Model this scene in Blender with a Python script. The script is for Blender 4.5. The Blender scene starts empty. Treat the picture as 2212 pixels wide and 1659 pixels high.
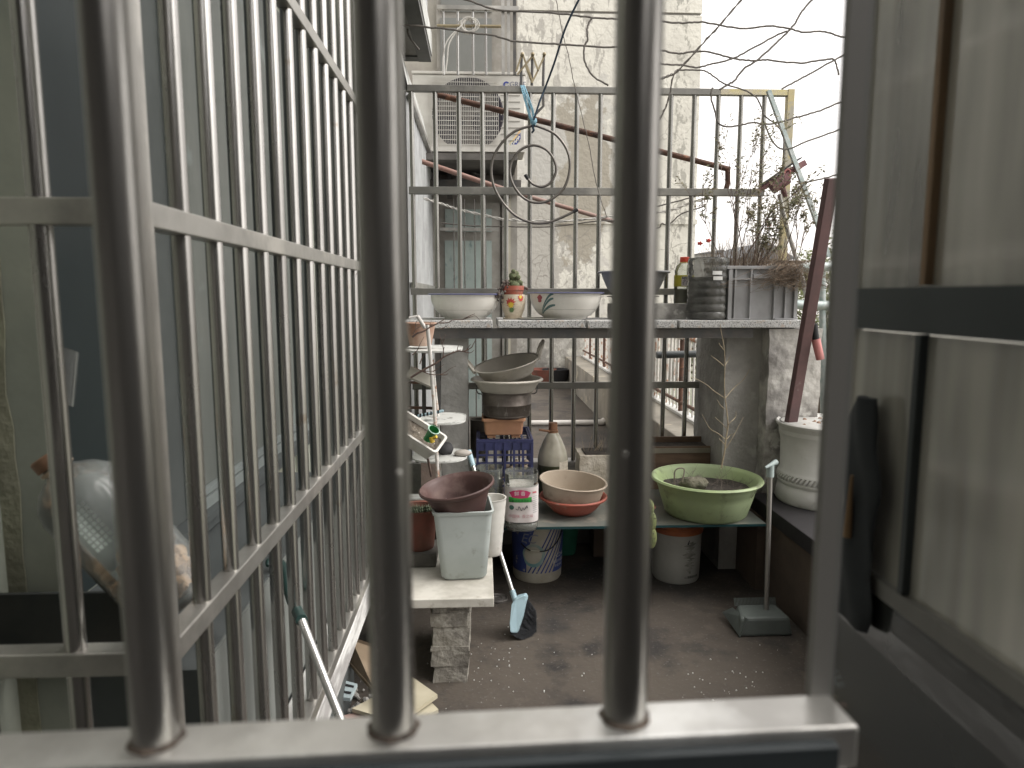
import bpy, math, random
from mathutils import Vector, Matrix, Euler, noise
random.seed(7)
C = bpy.context.scene.collection
R_ = math.radians
# ---------------------------------------------------------------- camera
FP = 1500.0                                   # focal length in px of a 2212 px wide picture
PITCH = math.atan(189.5/FP); YAW = math.asin(66/math.sqrt(FP*FP+189.5**2+66**2))
CAMP = Vector((0, 0, 1.45))
FW = Vector((math.sin(YAW)*math.cos(PITCH), math.cos(YAW)*math.cos(PITCH), -math.sin(PITCH)))
RT = Vector((math.cos(YAW), -math.sin(YAW), 0)); UP = RT.cross(FW)
cd = bpy.data.cameras.new('camera'); cam = bpy.data.objects.new('camera', cd); C.objects.link(cam)
m = Matrix((RT, UP, -FW)).transposed().to_4x4(); m.translation = CAMP; cam.matrix_world = m
cd.sensor_width = 36; cd.lens = FP/2212*36; cd.clip_start = .02; cd.clip_end = 3000
cd.dof.use_dof = True; cd.dof.focus_distance = 3.4; cd.dof.aperture_fstop = 5.6; cd.dof.aperture_blades = 0
bpy.context.scene.camera = cam
# ---------------------------------------------------------------- sky, sun, exposure
SUN_EL, SUN_AZ = R_(48), R_(100)               # azimuth measured from +y towards +x
w = bpy.data.worlds.new("World"); bpy.context.scene.world = w; w.use_nodes = True
nt = w.node_tree; nt.nodes.clear()
sky = nt.nodes.new('ShaderNodeTexSky'); sky.sky_type = 'NISHITA'; sky.sun_disc = False
sky.sun_elevation = SUN_EL; sky.sun_rotation = SUN_AZ; sky.air_density = 1.0; sky.dust_density = 6; sky.ozone_density = 1
hs = nt.nodes.new('ShaderNodeHueSaturation'); hs.inputs['Saturation'].default_value = .18
bg = nt.nodes.new('ShaderNodeBackground'); bg.inputs['Strength'].default_value = .15
ow = nt.nodes.new('ShaderNodeOutputWorld')
nt.links.new(sky.outputs[0], hs.inputs['Color']); ov = nt.nodes.new('ShaderNodeMix'); ov.data_type = 'RGBA'; ov.inputs[0].default_value = .6; ov.inputs[7].default_value = (6.45, 6.1, 5.8, 1)   # overcast veil
nt.links.new(hs.outputs[0], ov.inputs[6]); nt.links.new(ov.outputs[2], bg.inputs[0]); nt.links.new(bg.outputs[0], ow.inputs[0])
sl = bpy.data.lights.new('sun', 'SUN'); sl.energy = .7; sl.angle = R_(40); sl.color = (1, .95, .88)
so = bpy.data.objects.new('sun', sl); C.objects.link(so)
sd = Vector((math.sin(SUN_AZ)*math.cos(SUN_EL), math.cos(SUN_AZ)*math.cos(SUN_EL), math.sin(SUN_EL)))
so.rotation_euler = sd.to_track_quat('Z', 'Y').to_euler()
vs = bpy.context.scene.view_settings; vs.view_transform = 'Standard'; vs.look = 'None'; vs.exposure = 1.18; vs.gamma = 1
bpy.context.scene.cycles.max_bounces = 8; bpy.context.scene.cycles.transparent_max_bounces = 16

# ---------------------------------------------------------------- pixel -> place at a real depth
def ray(u, v): return FW*FP + RT*(u-1106) + UP*(829.5-v)
def on(u, v, ax, val):
    r = ray(u, v); return CAMP + r*((val-CAMP[ax])/r[ax])
def PX(u, v, x): return on(u, v, 0, x)
def P(u, v, y): return on(u, v, 1, y)
def PZ(u, v, z): return on(u, v, 2, z)
def CR(x0, y0, s): return lambda x, y: ((x0+x/s)/1.8228, (y0+y/s)/1.8228)

# ---------------------------------------------------------------- materials
MATS = {}
def node(nt, t, **k):
    n = nt.nodes.new(t)
    for a, b in k.items():
        if a in n.inputs.keys(): n.inputs[a].default_value = b
        else: setattr(n, a, b)
    return n
def M(name, c, c2=None, sc=8, rough=.6, metal=0, bump=0, bsc=None, lo=.4, hi=.62, st=(1,1,1), alpha=None, trans=0,
      c3=None, sc3=30, lo3=.6, hi3=.66, det=6, coat=0, spec=.5, ior=1.45, st3=(1,1,1)):
    if name in MATS: return MATS[name]
    mt = bpy.data.materials.new(name); mt.use_nodes = True; MATS[name] = mt
    t = mt.node_tree; b = t.nodes['Principled BSDF']; L = t.links
    b.inputs['Roughness'].default_value = rough; b.inputs['Metallic'].default_value = metal
    b.inputs['Specular IOR Level'].default_value = spec; b.inputs['IOR'].default_value = ior
    b.inputs['Transmission Weight'].default_value = trans; b.inputs['Coat Weight'].default_value = coat
    if alpha is not None: b.inputs['Alpha'].default_value = alpha
    c2 = c2 or tuple(x*.82 for x in c)
    tc = node(t, 'ShaderNodeTexCoord'); mp = node(t, 'ShaderNodeMapping'); mp.inputs['Scale'].default_value = st
    L.new(tc.outputs['Object'], mp.inputs[0])
    def nz(scale, lo, hi, mpn=mp):
        n = node(t, 'ShaderNodeTexNoise', Scale=scale, Detail=det, Roughness=.6); L.new(mpn.outputs[0], n.inputs[0])
        r = node(t, 'ShaderNodeMapRange'); r.inputs[1].default_value = lo; r.inputs[2].default_value = hi; L.new(n.outputs[0], r.inputs[0])
        return r, n
    r, n = nz(sc, lo, hi)
    mx = node(t, 'ShaderNodeMix', data_type='RGBA'); mx.inputs[6].default_value = (*c, 1); mx.inputs[7].default_value = (*c2, 1)
    L.new(r.outputs[0], mx.inputs[0]); out = mx.outputs[2]
    if c3:
        mp3 = node(t, 'ShaderNodeMapping'); mp3.inputs['Scale'].default_value = st3; mp3.inputs['Location'].default_value = (3.1, 1.7, .4)
        L.new(tc.outputs['Object'], mp3.inputs[0])
        r3, _ = nz(sc3, lo3, hi3, mp3); m3 = node(t, 'ShaderNodeMix', data_type='RGBA'); m3.inputs[7].default_value = (*c3, 1)
        L.new(r3.outputs[0], m3.inputs[0]); L.new(out, m3.inputs[6]); out = m3.outputs[2]
    L.new(out, b.inputs['Base Color'])
    mr = node(t, 'ShaderNodeMapRange'); mr.inputs[3].default_value = max(.02, rough-.08); mr.inputs[4].default_value = min(1, rough+.12)
    L.new(n.outputs[0], mr.inputs[0]); L.new(mr.outputs[0], b.inputs['Roughness'])
    if bump:
        nb = node(t, 'ShaderNodeTexNoise', Scale=bsc or sc*4, Detail=8); L.new(mp.outputs[0], nb.inputs[0])
        bp = node(t, 'ShaderNodeBump', Strength=min(1, bump), Distance=.01); L.new(nb.outputs[0], bp.inputs['Height']); L.new(bp.outputs[0], b.inputs['Normal'])
    return mt
steel = M('stainless steel', (.50,.49,.47), (.35,.34,.325), 10, .24, .95, bump=.04, bsc=60, st=(1,1,.15), c3=(.30,.24,.18), sc3=9, lo3=.66, hi3=.76)
steel_d = M('dull stainless rail', (.42,.41,.385), (.32,.31,.29), 7, .36, .8, bump=.08, c3=(.56,.54,.50), sc3=5, lo3=.5, hi3=.68)
steel_f = M('weathered fence tube', (.34,.335,.31), (.22,.215,.20), 9, .22, .95, bump=.04, st=(1,1,.2))
rail_f = M('weathered fence rail', (.27,.265,.24), (.20,.195,.18), 5, .4, .6, bump=.1, c3=(.36,.345,.31), sc3=4, lo3=.52, hi3=.66)
steel_n = M('near stainless steel', (.46,.45,.425), (.28,.27,.255), 14, .27, .92, bump=.06, bsc=70, st=(1,1,.12), c3=(.22,.13,.08), sc3=26, lo3=.66, hi3=.71, st3=(1,1,.6))
steel_s = M('near dusty sill', (.66,.65,.62), (.48,.47,.45), 9, .4, .85, bump=.12, bsc=40, c3=(.78,.78,.76), sc3=7, lo3=.5, hi3=.62)
dust = M('dust', (.30,.29,.27), (.22,.21,.2), 20, .95, bump=.3)
galv = M('galvanised', (.42,.45,.44), (.3,.36,.35), 30, .5, .6, bump=.1)
dark_metal = M('dark angle steel', (.09,.09,.09), (.13,.12,.11), 9, .6, .4, bump=.15)
rust = M('rusty pipe', (.16,.085,.06), (.09,.06,.05), 18, .75, .3, bump=.4, c3=(.26,.13,.08), sc3=11)
rust_l = M('flaking rusty paint', (.62,.6,.56), (.35,.16,.08), 12, .7, 0, bump=.3, lo=.52, hi=.6)
granite = M('speckled granite', (.50,.50,.49), (.14,.14,.14), 170, .6, det=2, lo=.52, hi=.6, bump=.1, c3=(.42,.36,.31), sc3=40, lo3=.6, hi3=.72)
stone_w = M('pale stone slab', (.62,.60,.54), (.42,.40,.35), 6, .7, bump=.1, c3=(.3,.27,.22), sc3=14, lo3=.62, hi3=.75)
concrete = M('concrete', (.36,.35,.33), (.26,.255,.24), 5, .9, bump=.5, bsc=35, c3=(.40,.39,.37), sc3=9, lo3=.58, hi3=.7)
concrete_l = M('flaking cement', (.48,.465,.435), (.22,.21,.2), 7, .9, bump=.8, bsc=22, c3=(.52,.51,.48), sc3=12)
brickm = M('rough mortar', (.34,.32,.275), (.22,.205,.18), 14, .95, bump=1, bsc=50, c3=(.43,.41,.36), sc3=22, lo3=.52, hi3=.65)
enamel = M('white enamel', (.74,.725,.68), (.64,.62,.57), 3, .25, coat=.3, c3=(.36,.30,.22), sc3=38, lo3=.69, hi3=.73)
blue_rim = M('blue enamel rim', (.13,.14,.27), None, 9, .3)
green_mot = M('enamel motif green', (.10,.19,.19), None, 9, .35)
red_mot = M('motif red', (.55,.04,.03), (.4,.05,.04), 20, .5)
yel_mot = M('motif yellow', (.68,.50,.06), None, 20, .5)
olive_mot = M('motif green leaf', (.10,.17,.06), None, 20, .5)
cream_pot = M('cream ceramic', (.58,.51,.40), (.48,.41,.31), 60, .5, bump=.1, st=(1,1,3))
terra = M('terracotta plastic', (.38,.105,.07), (.29,.085,.06), 7, .6, c3=(.30,.19,.15), sc3=14, lo3=.58, hi3=.74)
terra_b = M('orange brown planter', (.46,.25,.14), (.38,.2,.12), 9, .6)
terra_d = M('dark clay', (.20,.07,.05), (.15,.07,.05), 12, .8, bump=.2)
brown_p = M('brown plastic pot', (.095,.052,.046), (.075,.042,.038), 9, .5, c3=(.24,.17,.15), sc3=6, lo3=.6, hi3=.8)
grey_bin = M('pale grey green plastic', (.44,.48,.46), (.38,.42,.40), 5, .55, c3=(.27,.28,.25), sc3=17, lo3=.60, hi3=.74)
white_p = M('white plastic', (.66,.645,.60), (.55,.53,.49), 8, .5, c3=(.38,.34,.28), sc3=18, lo3=.62, hi3=.76)
white_cer = M('white ceramic', (.60,.595,.57), (.49,.485,.46), 4, .45, bump=.1, c3=(.33,.31,.27), sc3=16, lo3=.62, hi3=.76)
beige_p = M('beige plastic', (.42,.355,.28), (.35,.29,.225), 5, .6, c3=(.22,.18,.14), sc3=12, lo3=.6, hi3=.78)
lime = M('lime green plastic', (.35,.44,.22), (.30,.365,.21), 3, .5, c3=(.15,.16,.105), sc3=11, lo3=.54, hi3=.72)
navy = M('navy crate plastic', (.045,.05,.13), (.03,.035,.09), 9, .5)
crate_g = M('grey crate plastic', (.36,.36,.37), (.27,.27,.27), 5, .6, c3=(.36,.35,.34), sc3=8)
alu = M('dull aluminium', (.50,.47,.41), (.40,.375,.33), 5, .5, .15, bump=.15, c3=(.2,.17,.13), sc3=18, lo3=.62, hi3=.8)
alu_d = M('blackened aluminium', (.16,.14,.125), (.09,.075,.065), 9, .42, .65, bump=.3, c3=(.30,.28,.26), sc3=13, lo3=.6, hi3=.7, st3=(2.4,2.4,1))
soil = M('dry soil', (.17,.145,.115), (.09,.075,.06), 40, 1, bump=1, bsc=80, c3=(.42,.38,.33), sc3=70, lo3=.62, hi3=.66)
soil_d = M('dark soil', (.055,.05,.045), (.09,.08,.07), 30, 1, bump=1, bsc=60, spec=.1)
twig = M('dead twig', (.14,.095,.075), (.085,.06,.052), 40, .9)
straw = M('dry straw stem', (.42,.35,.24), (.30,.24,.17), 30, .9)
leafm = M('dry weed leaf', (.11,.12,.06), (.15,.115,.07), 30, .8)
cactusm = M('cactus skin', (.13,.15,.075), (.09,.11,.055), 60, .8, bump=.6)
spine = M('cactus spine', (.52,.46,.33), None, 30, .8)
pad = M('prickly pear pad', (.22,.25,.10), (.16,.19,.085), 20, .6)
black_m = M('black plastic', (.018,.018,.02), None, 20, .6)
bristle = M('black bristles', (.035,.037,.042), (.075,.078,.085), 90, .9, bump=1, st=(6,6,1))
ltblue = M('pale blue plastic', (.34,.47,.52), (.30,.42,.47), 10, .4)
mauve = M('mauve plastic', (.24,.115,.12), (.19,.09,.1), 12, .5)
pinkp = M('faded pink plastic', (.55,.22,.21), (.48,.2,.19), 8, .5)
redbrown = M('red brown painted steel', (.115,.06,.06), (.085,.05,.05), 9, .5, .1, c3=(.2,.16,.15), sc3=14, lo3=.66, hi3=.76)
whitepipe = M('white pvc', (.62,.60,.57), (.5,.48,.45), 5, .5)
wirem = M('grey wire', (.16,.145,.13), (.10,.09,.08), 30, .6, .3)
wire_w = M('white cable', (.58,.56,.52), None, 20, .6)
bluerope = M('faded blue strap', (.26,.46,.56), (.18,.34,.44), 60, .7)
ropem = M('navy rope', (.03,.05,.075), None, 60, .8)
green_t = M('teal plastic', (.03,.16,.10), None, 6, .5)
buck = M('cream bucket plastic', (.50,.48,.40), (.38,.35,.28), 7, .55, bump=.1, c3=(.25,.2,.15), sc3=14, lo3=.62, hi3=.78)
buck_b = M('worn blue print', (.035,.055,.21), (.05,.08,.26), 8, .5, c3=(.40,.38,.33), sc3=24, lo3=.60, hi3=.66)
buck_t = M('turquoise print', (.10,.30,.33), (.35,.4,.36), 9, .55)
orange_b = M('orange rim band', (.42,.13,.045), (.25,.08,.04), 10, .5)
cap_b = M('brown cap plastic', (.24,.12,.065), (.18,.1,.06), 20, .5)
cap_r = M('red cap', (.62,.07,.035), None, 20, .4)
papr = M('label paper', (.66,.62,.61), (.55,.50,.48), 18, .6, c3=(.6,.42,.44), sc3=12, lo3=.62, hi3=.8)
magenta = M('label magenta', (.50,.04,.13), (.42,.05,.13), 20, .5)
lgreen = M('label green', (.05,.36,.06), (.04,.28,.05), 20, .5)
dgreen = M('label dark green', (.01,.06,.03), None, 20, .5)
inkm = M('dark print', (.05,.05,.06), None, 20, .6)
whitem = M('white print', (.7,.7,.68), None, 20, .5)
label_y = M('yellow drink label', (.50,.44,.05), (.44,.40,.05), 20, .4)
blue_st = M('blue sticker', (.04,.06,.30), None, 20, .5)
org_st = M('orange sticker', (.75,.42,.25), (.75,.66,.3), 9, .5)
acm = M('ac white metal', (.62,.605,.56), (.54,.52,.48), 6, .5, c3=(.40,.35,.28), sc3=16, lo3=.68, hi3=.8)
acdark = M('ac fan cavity', (.02,.018,.03), (.035,.03,.04), 8, .7)
fanm = M('fan blade grey', (.12,.105,.095), None, 9, .5)
paint_w = M('pale green painted wall', (.34,.355,.30), (.25,.27,.235), 3, .85, bump=.2, c3=(.30,.28,.2), sc3=2.3, lo3=.62, hi3=.75)
wallgrey = M('grey coated panel', (.18,.19,.178), (.15,.16,.15), 3, .6, bump=.05, c3=(.62,.64,.64), sc3=90, lo3=.72, hi3=.735)
stucco = M('yellowish stucco', (.27,.27,.20), (.2,.195,.15), 9, .95, bump=.7)
winframe = M('grey window frame', (.17,.19,.185), (.14,.158,.155), 5, .55)
winframe_d = M('dark slate window track', (.06,.068,.068), (.08,.088,.088), 5, .6, st=(1,.2,1))
curtain = M('grey green lined glass', (.125,.135,.124), (.085,.095,.087), 3.5, .5, coat=.12, bump=.25, bsc=5, c3=(.15,.172,.165), sc3=3, st=(1,1,.3))
mesh_s = M('insect screen', (.07,.078,.075), (.055,.062,.06), 3, .8)
darkglass = M('dark window glass', (.02,.027,.028), (.015,.021,.022), 2, .35, spec=.25)
whitewash = M('whitewashed ledge', (.62,.62,.60), (.33,.32,.31), 6, .8, bump=.3, lo=.48, hi=.58, st=(1,.5,2))
corr = M('corrugated zinc', (.38,.39,.39), (.29,.295,.295), 5, .5, .2, c3=(.22,.19,.16), sc3=9, lo3=.68, hi3=.8, st3=(1,1,.3))
flash = M('grimy flashing', (.50,.51,.49), (.30,.30,.28), 4, .6, c3=(.2,.19,.17), sc3=8, lo3=.6, hi3=.75)
soffit = M('soffit board', (.19,.185,.17), (.155,.15,.135), 4, .7)
bayglass = M('bay window glass', (.20,.205,.195), (.17,.175,.165), 2, .3, coat=.3)
tealglass = M('frosted teal glass', (.36,.42,.395), (.31,.365,.345), 7, .35, coat=.3, c3=(.15,.21,.21), sc3=9, st3=(2,1,.7), lo3=.58, hi3=.68)
bayframe = M('weathered window frame', (.32,.305,.275), (.24,.225,.2), 8, .7)
board = M('cream board', (.48,.44,.33), (.40,.36,.26), 6, .7)
board_e = M('brown board edge', (.18,.12,.09), None, 10, .8)
woodbr = M('brown planks', (.17,.115,.075), (.12,.08,.055), 4, .8, st=(1,1,6))
pinkw = M('pinkish lath', (.36,.24,.21), None, 10, .8)
brownwall = M('brown stained cement', (.10,.075,.058), (.075,.058,.048), 4, .9, bump=.3)
blackledge = M('black ledge', (.022,.02,.022), None, 6, .6)
tabglass = M('dusty glass shelf', (.115,.13,.12), (.19,.19,.165), 5, .35, coat=.2, c3=(.30,.27,.22), sc3=9, lo3=.6, hi3=.75)
glass_edge = M('glass edge', (.02,.06,.065), None, 5, .2)
room_m = M('dark room wall', (.15,.145,.135), (.12,.115,.11), 3, .9)
jambm = M('brushed grey jamb', (.23,.225,.21), (.18,.175,.165), 6, .4, 0, st=(1,1,.1))
sashd = M('dark sash bar', (.045,.055,.06), None, 6, .4)
mulb = M('bronze mullion', (.26,.17,.10), (.15,.11,.08), 5, .5, .2, st=(1,1,.5))
lowpan = M('dark glazed panel', (.045,.048,.046), (.035,.038,.037), 3, .22, coat=.4)
fillm = M('pale partition', (.66,.64,.58), (.5,.49,.45), 3, .8)
reflm = M('dark reflection tone', (.045,.05,.055), (.03,.034,.038), 6, .9)  # colour of the dark reflection modelled on the right pane
tanm = M('tan lining', (.30,.19,.10), None, 6, .8)  # tan glint within that modelled reflection
goldm = M('tarnished brass', (.33,.28,.18), (.24,.2,.13), 14, .45, .6)
farroof = M('far grey roof', (.17,.18,.19), None, 3, .9)
farwall = M('far pale wall', (.45,.44,.42), None, 3, .9)
foliage = M('background foliage', (.10,.12,.045), (.15,.16,.07), 3, .8)
barkm = M('bark', (.12,.09,.07), None, 10, .9)
pebble_d = M('dark pebble', (.055,.055,.058), None, 10, .8, bump=.3)
pebble_l = M('pale pebble', (.42,.39,.35), (.34,.31,.28), 8, .7)
redfl = M('red flower', (.7,.07,.05), None, 10, .7)
trayp = M('marbled white tray', (.60,.605,.58), (.26,.26,.24), 22, .5, lo=.56, hi=.66, bump=.1)
ltx = M('styrofoam', (.66,.61,.52), (.45,.40,.32), 14, .9, bump=.6)
nutm = M('brown bread lumps', (.48,.30,.17), (.36,.21,.12), 30, .8, bump=.6)

def clearm(name, tint, f=.25, rough=.08, body=(.6,.62,.58), ior=1.45, st=(1,1,1)):
    mt = bpy.data.materials.new(name); mt.use_nodes = True; t = mt.node_tree; t.nodes.clear(); L = t.links
    o = t.nodes.new('ShaderNodeOutputMaterial'); mx = t.nodes.new('ShaderNodeMixShader'); mx2 = t.nodes.new('ShaderNodeMixShader')
    tr = t.nodes.new('ShaderNodeBsdfTransparent'); tr.inputs[0].default_value = (*tint, 1)
    gl = t.nodes.new('ShaderNodeBsdfGlossy'); gl.inputs['Roughness'].default_value = rough
    di = t.nodes.new('ShaderNodeBsdfDiffuse'); di.inputs[0].default_value = (*body, 1)
    fr = t.nodes.new('ShaderNodeFresnel'); fr.inputs[0].default_value = ior
    L.new(tr.outputs[0], mx.inputs[1]); L.new(di.outputs[0], mx.inputs[2])
    n = t.nodes.new('ShaderNodeTexNoise'); n.inputs['Scale'].default_value = 9; mr = t.nodes.new('ShaderNodeMapRange')
    mr.inputs[1].default_value = .3; mr.inputs[2].default_value = .75; mr.inputs[3].default_value = f*.5; mr.inputs[4].default_value = min(1, f*1.6)
    tc = t.nodes.new('ShaderNodeTexCoord'); mp = t.nodes.new('ShaderNodeMapping'); mp.inputs['Scale'].default_value = st; L.new(tc.outputs['Object'], mp.inputs[0]); L.new(mp.outputs[0], n.inputs[0]); L.new(n.outputs[0], mr.inputs[0]); L.new(mr.outputs[0], mx.inputs[0])
    L.new(fr.outputs[0], mx2.inputs[0]); L.new(mx.outputs[0], mx2.inputs[1]); L.new(gl.outputs[0], mx2.inputs[2]); L.new(mx2.outputs[0], o.inputs[0])
    return mt
clearp = clearm('clear plastic', (.88,.9,.87), .16)
cloudy = clearm('cloudy plastic', (.90,.93,.90), .22, .15, (.62,.66,.64))
jug_m = clearm('stained clear plastic', (.75,.72,.6), .75, .2, (.58,.55,.45))
sashglass = clearm('painted reflection glass', (.8,.82,.8), .62, .11, (.70,.67,.60), 2.5, (1,2.2,.3))  # pale streaked body colour stands in for blurred reflections in the pane
cardm = clearm('clear card', (.85,.88,.9), .05, .2)

def wallmat():
    mt = bpy.data.materials.new('weathered whitewash'); mt.use_nodes = True; t = mt.node_tree; b = t.nodes['Principled BSDF']; L = t.links
    b.inputs['Roughness'].default_value = .9
    tc = node(t, 'ShaderNodeTexCoord')
    def mapd(st, loc=(0,0,0)):
        mp = node(t, 'ShaderNodeMapping'); mp.inputs['Scale'].default_value = st; mp.inputs['Location'].default_value = loc; L.new(tc.outputs['Object'], mp.inputs[0]); return mp
    def nz(mp, s, lo, hi, det=10, ro=.65):
        n = node(t, 'ShaderNodeTexNoise', Scale=s, Detail=det, Roughness=ro); L.new(mp.outputs[0], n.inputs[0])
        r = node(t, 'ShaderNodeMapRange'); r.inputs[1].default_value = lo; r.inputs[2].default_value = hi; L.new(n.outputs[0], r.inputs[0]); return r
    def mix(fac, a, bcol):
        mx = node(t, 'ShaderNodeMix', data_type='RGBA'); L.new(fac, mx.inputs[0])
        if isinstance(a, tuple): mx.inputs[6].default_value = (*a, 1)
        else: L.new(a, mx.inputs[6])
        mx.inputs[7].default_value = (*bcol, 1); return mx.outputs[2]
    def mul(a, bb):
        mm = node(t, 'ShaderNodeMath', operation='MULTIPLY'); L.new(a, mm.inputs[0]); L.new(bb, mm.inputs[1]); return mm.outputs[0]
    m1 = mapd((1,1,1)); ms = mapd((2.5,2.5,.55))
    sep = node(t, 'ShaderNodeSeparateXYZ'); L.new(tc.outputs['Object'], sep.inputs[0])
    def rng(sock, a, bb, c0, c1):
        r = node(t, 'ShaderNodeMapRange'); r.inputs[1].default_value = a; r.inputs[2].default_value = bb; r.inputs[3].default_value = c0; r.inputs[4].default_value = c1; L.new(sock, r.inputs[0]); return r.outputs[0]
    col = mix(nz(m1, 1.2, .4, .65).outputs[0], (.66,.645,.58), (.56,.545,.49))
    left = rng(sep.outputs[0], -1.3, .3, 1, .12)     # left half is far more worn
    low = rng(sep.outputs[2], 3.2, 6.5, 1, .55)
    k = mul(left, low)
    big = nz(mapd((1,1,.7), (5,1,2)), .75, .44, .58, 3).outputs[0]
    col = mix(mul(nz(mapd((1,1,.28)), 5.5, .54, .60).outputs[0], mul(k, big)), col, (.40,.385,.345))
    col = mix(mul(nz(mapd((1,1,.5), (3,3,3)), 14, .58, .64).outputs[0], mul(k, big)), col, (.30,.285,.25))
    def patch(cx, cz, rx, rz, colr, lo=.35, hi=.42):
        nonlocal col
        xx = node(t, 'ShaderNodeVectorMath', operation='SUBTRACT'); L.new(tc.outputs['Object'], xx.inputs[0]); xx.inputs[1].default_value = (cx, 0, cz)
        mm = node(t, 'ShaderNodeVectorMath', operation='MULTIPLY'); L.new(xx.outputs[0], mm.inputs[0]); mm.inputs[1].default_value = (1/rx, 0, 1/rz)
        ln = node(t, 'ShaderNodeVectorMath', operation='LENGTH'); L.new(mm.outputs[0], ln.inputs[0])
        n = node(t, 'ShaderNodeTexNoise', Scale=2.6, Detail=9, Roughness=.65); L.new(m1.outputs[0], n.inputs[0])
        sb = node(t, 'ShaderNodeMath', operation='MULTIPLY_ADD'); L.new(ln.outputs['Value'], sb.inputs[0]); sb.inputs[1].default_value = -.5; L.new(n.outputs[0], sb.inputs[2])
        col = mix(rng(sb.outputs[0], .0, .04, 0, 1), col, colr)
    def zone(nsock, msock, thr):
        q = node(t, 'ShaderNodeMath', operation='MULTIPLY_ADD'); L.new(msock, q.inputs[0]); q.inputs[1].default_value = .3; L.new(nsock, q.inputs[2])
        return rng(q.outputs[0], thr+.3, thr+.325, 0, 1)
    def raw(st, sc, loc, det=9):
        n = node(t, 'ShaderNodeTexNoise', Scale=sc, Detail=det, Roughness=.62); L.new(mapd(st, loc).outputs[0], n.inputs[0]); return n.outputs[0]
    lowz = mul(rng(sep.outputs[0], -.35, .5, 1, .35), rng(sep.outputs[2], 4.2, 5.2, 1, .45))
    col = mix(zone(raw((1,1,.75), 3.2, (7,3,1)), lowz, .49), col, (.53,.515,.475))
    col = mix(zone(raw((1,1,.8), 6.5, (1,8,4)), lowz, .515), col, (.40,.385,.35))
    upz = mul(rng(sep.outputs[0], -.1, .6, 1, .55), rng(sep.outputs[2], 3.6, 4.6, 0, 1))
    col = mix(zone(raw((1,1,.32), 9, (2,2,9)), upz, .535), col, (.40,.385,.35))
    rz = mul(rng(sep.outputs[0], 1.0, 1.15, 0, 1), rng(sep.outputs[0], 1.35, 1.5, 1, .3))
    col = mix(zone(raw((1,1,.5), 8, (6,1,3)), rz, .54), col, (.38,.37,.33))
    patch(-.35, 3.6, .62, 1.35, (.50,.49,.45))
    patch(-.42, 3.5, .52, 1.35, (.335,.31,.26))
    patch(-1.15, 2.2, .4, 1.4, (.40,.385,.35))
    patch(-.95, 3.9, .35, .5, (.44,.43,.40))
    wp = node(t, 'ShaderNodeTexNoise', Scale=2.5, Detail=4); L.new(m1.outputs[0], wp.inputs[0])
    vadd = node(t, 'ShaderNodeVectorMath', operation='MULTIPLY_ADD'); L.new(wp.outputs['Color'], vadd.inputs[0]); vadd.inputs[1].default_value = (.5,.5,.5); L.new(m1.outputs[0], vadd.inputs[2])
    vo = node(t, 'ShaderNodeTexVoronoi', feature='DISTANCE_TO_EDGE', Scale=2.6); L.new(vadd.outputs[0], vo.inputs[0])
    cr = rng(vo.outputs['Distance'], .0, .028, 1, 0)
    cm = mul(cr, nz(mapd((1,1,1), (2,5,3)), .9, .42, .55).outputs[0])
    col = mix(mul(cm, rng(sep.outputs[2], 2.6, 4.8, .9, .5)), col, (.24,.225,.2))
    # wall foot turns darker towards the bottom, in patches
    col = mix(mul(rng(sep.outputs[2], .2, 1.3, 1, 0), nz(m1, 2.2, .38, .55).outputs[0]), col, (.16,.155,.14))
    L.new(col, b.inputs['Base Color'])
    nb = node(t, 'ShaderNodeTexNoise', Scale=14, Detail=10); L.new(m1.outputs[0], nb.inputs[0])
    bp = node(t, 'ShaderNodeBump', Strength=.5, Distance=.03); L.new(nb.outputs[0], bp.inputs['Height']); L.new(bp.outputs[0], b.inputs['Normal'])
    return mt
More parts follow.
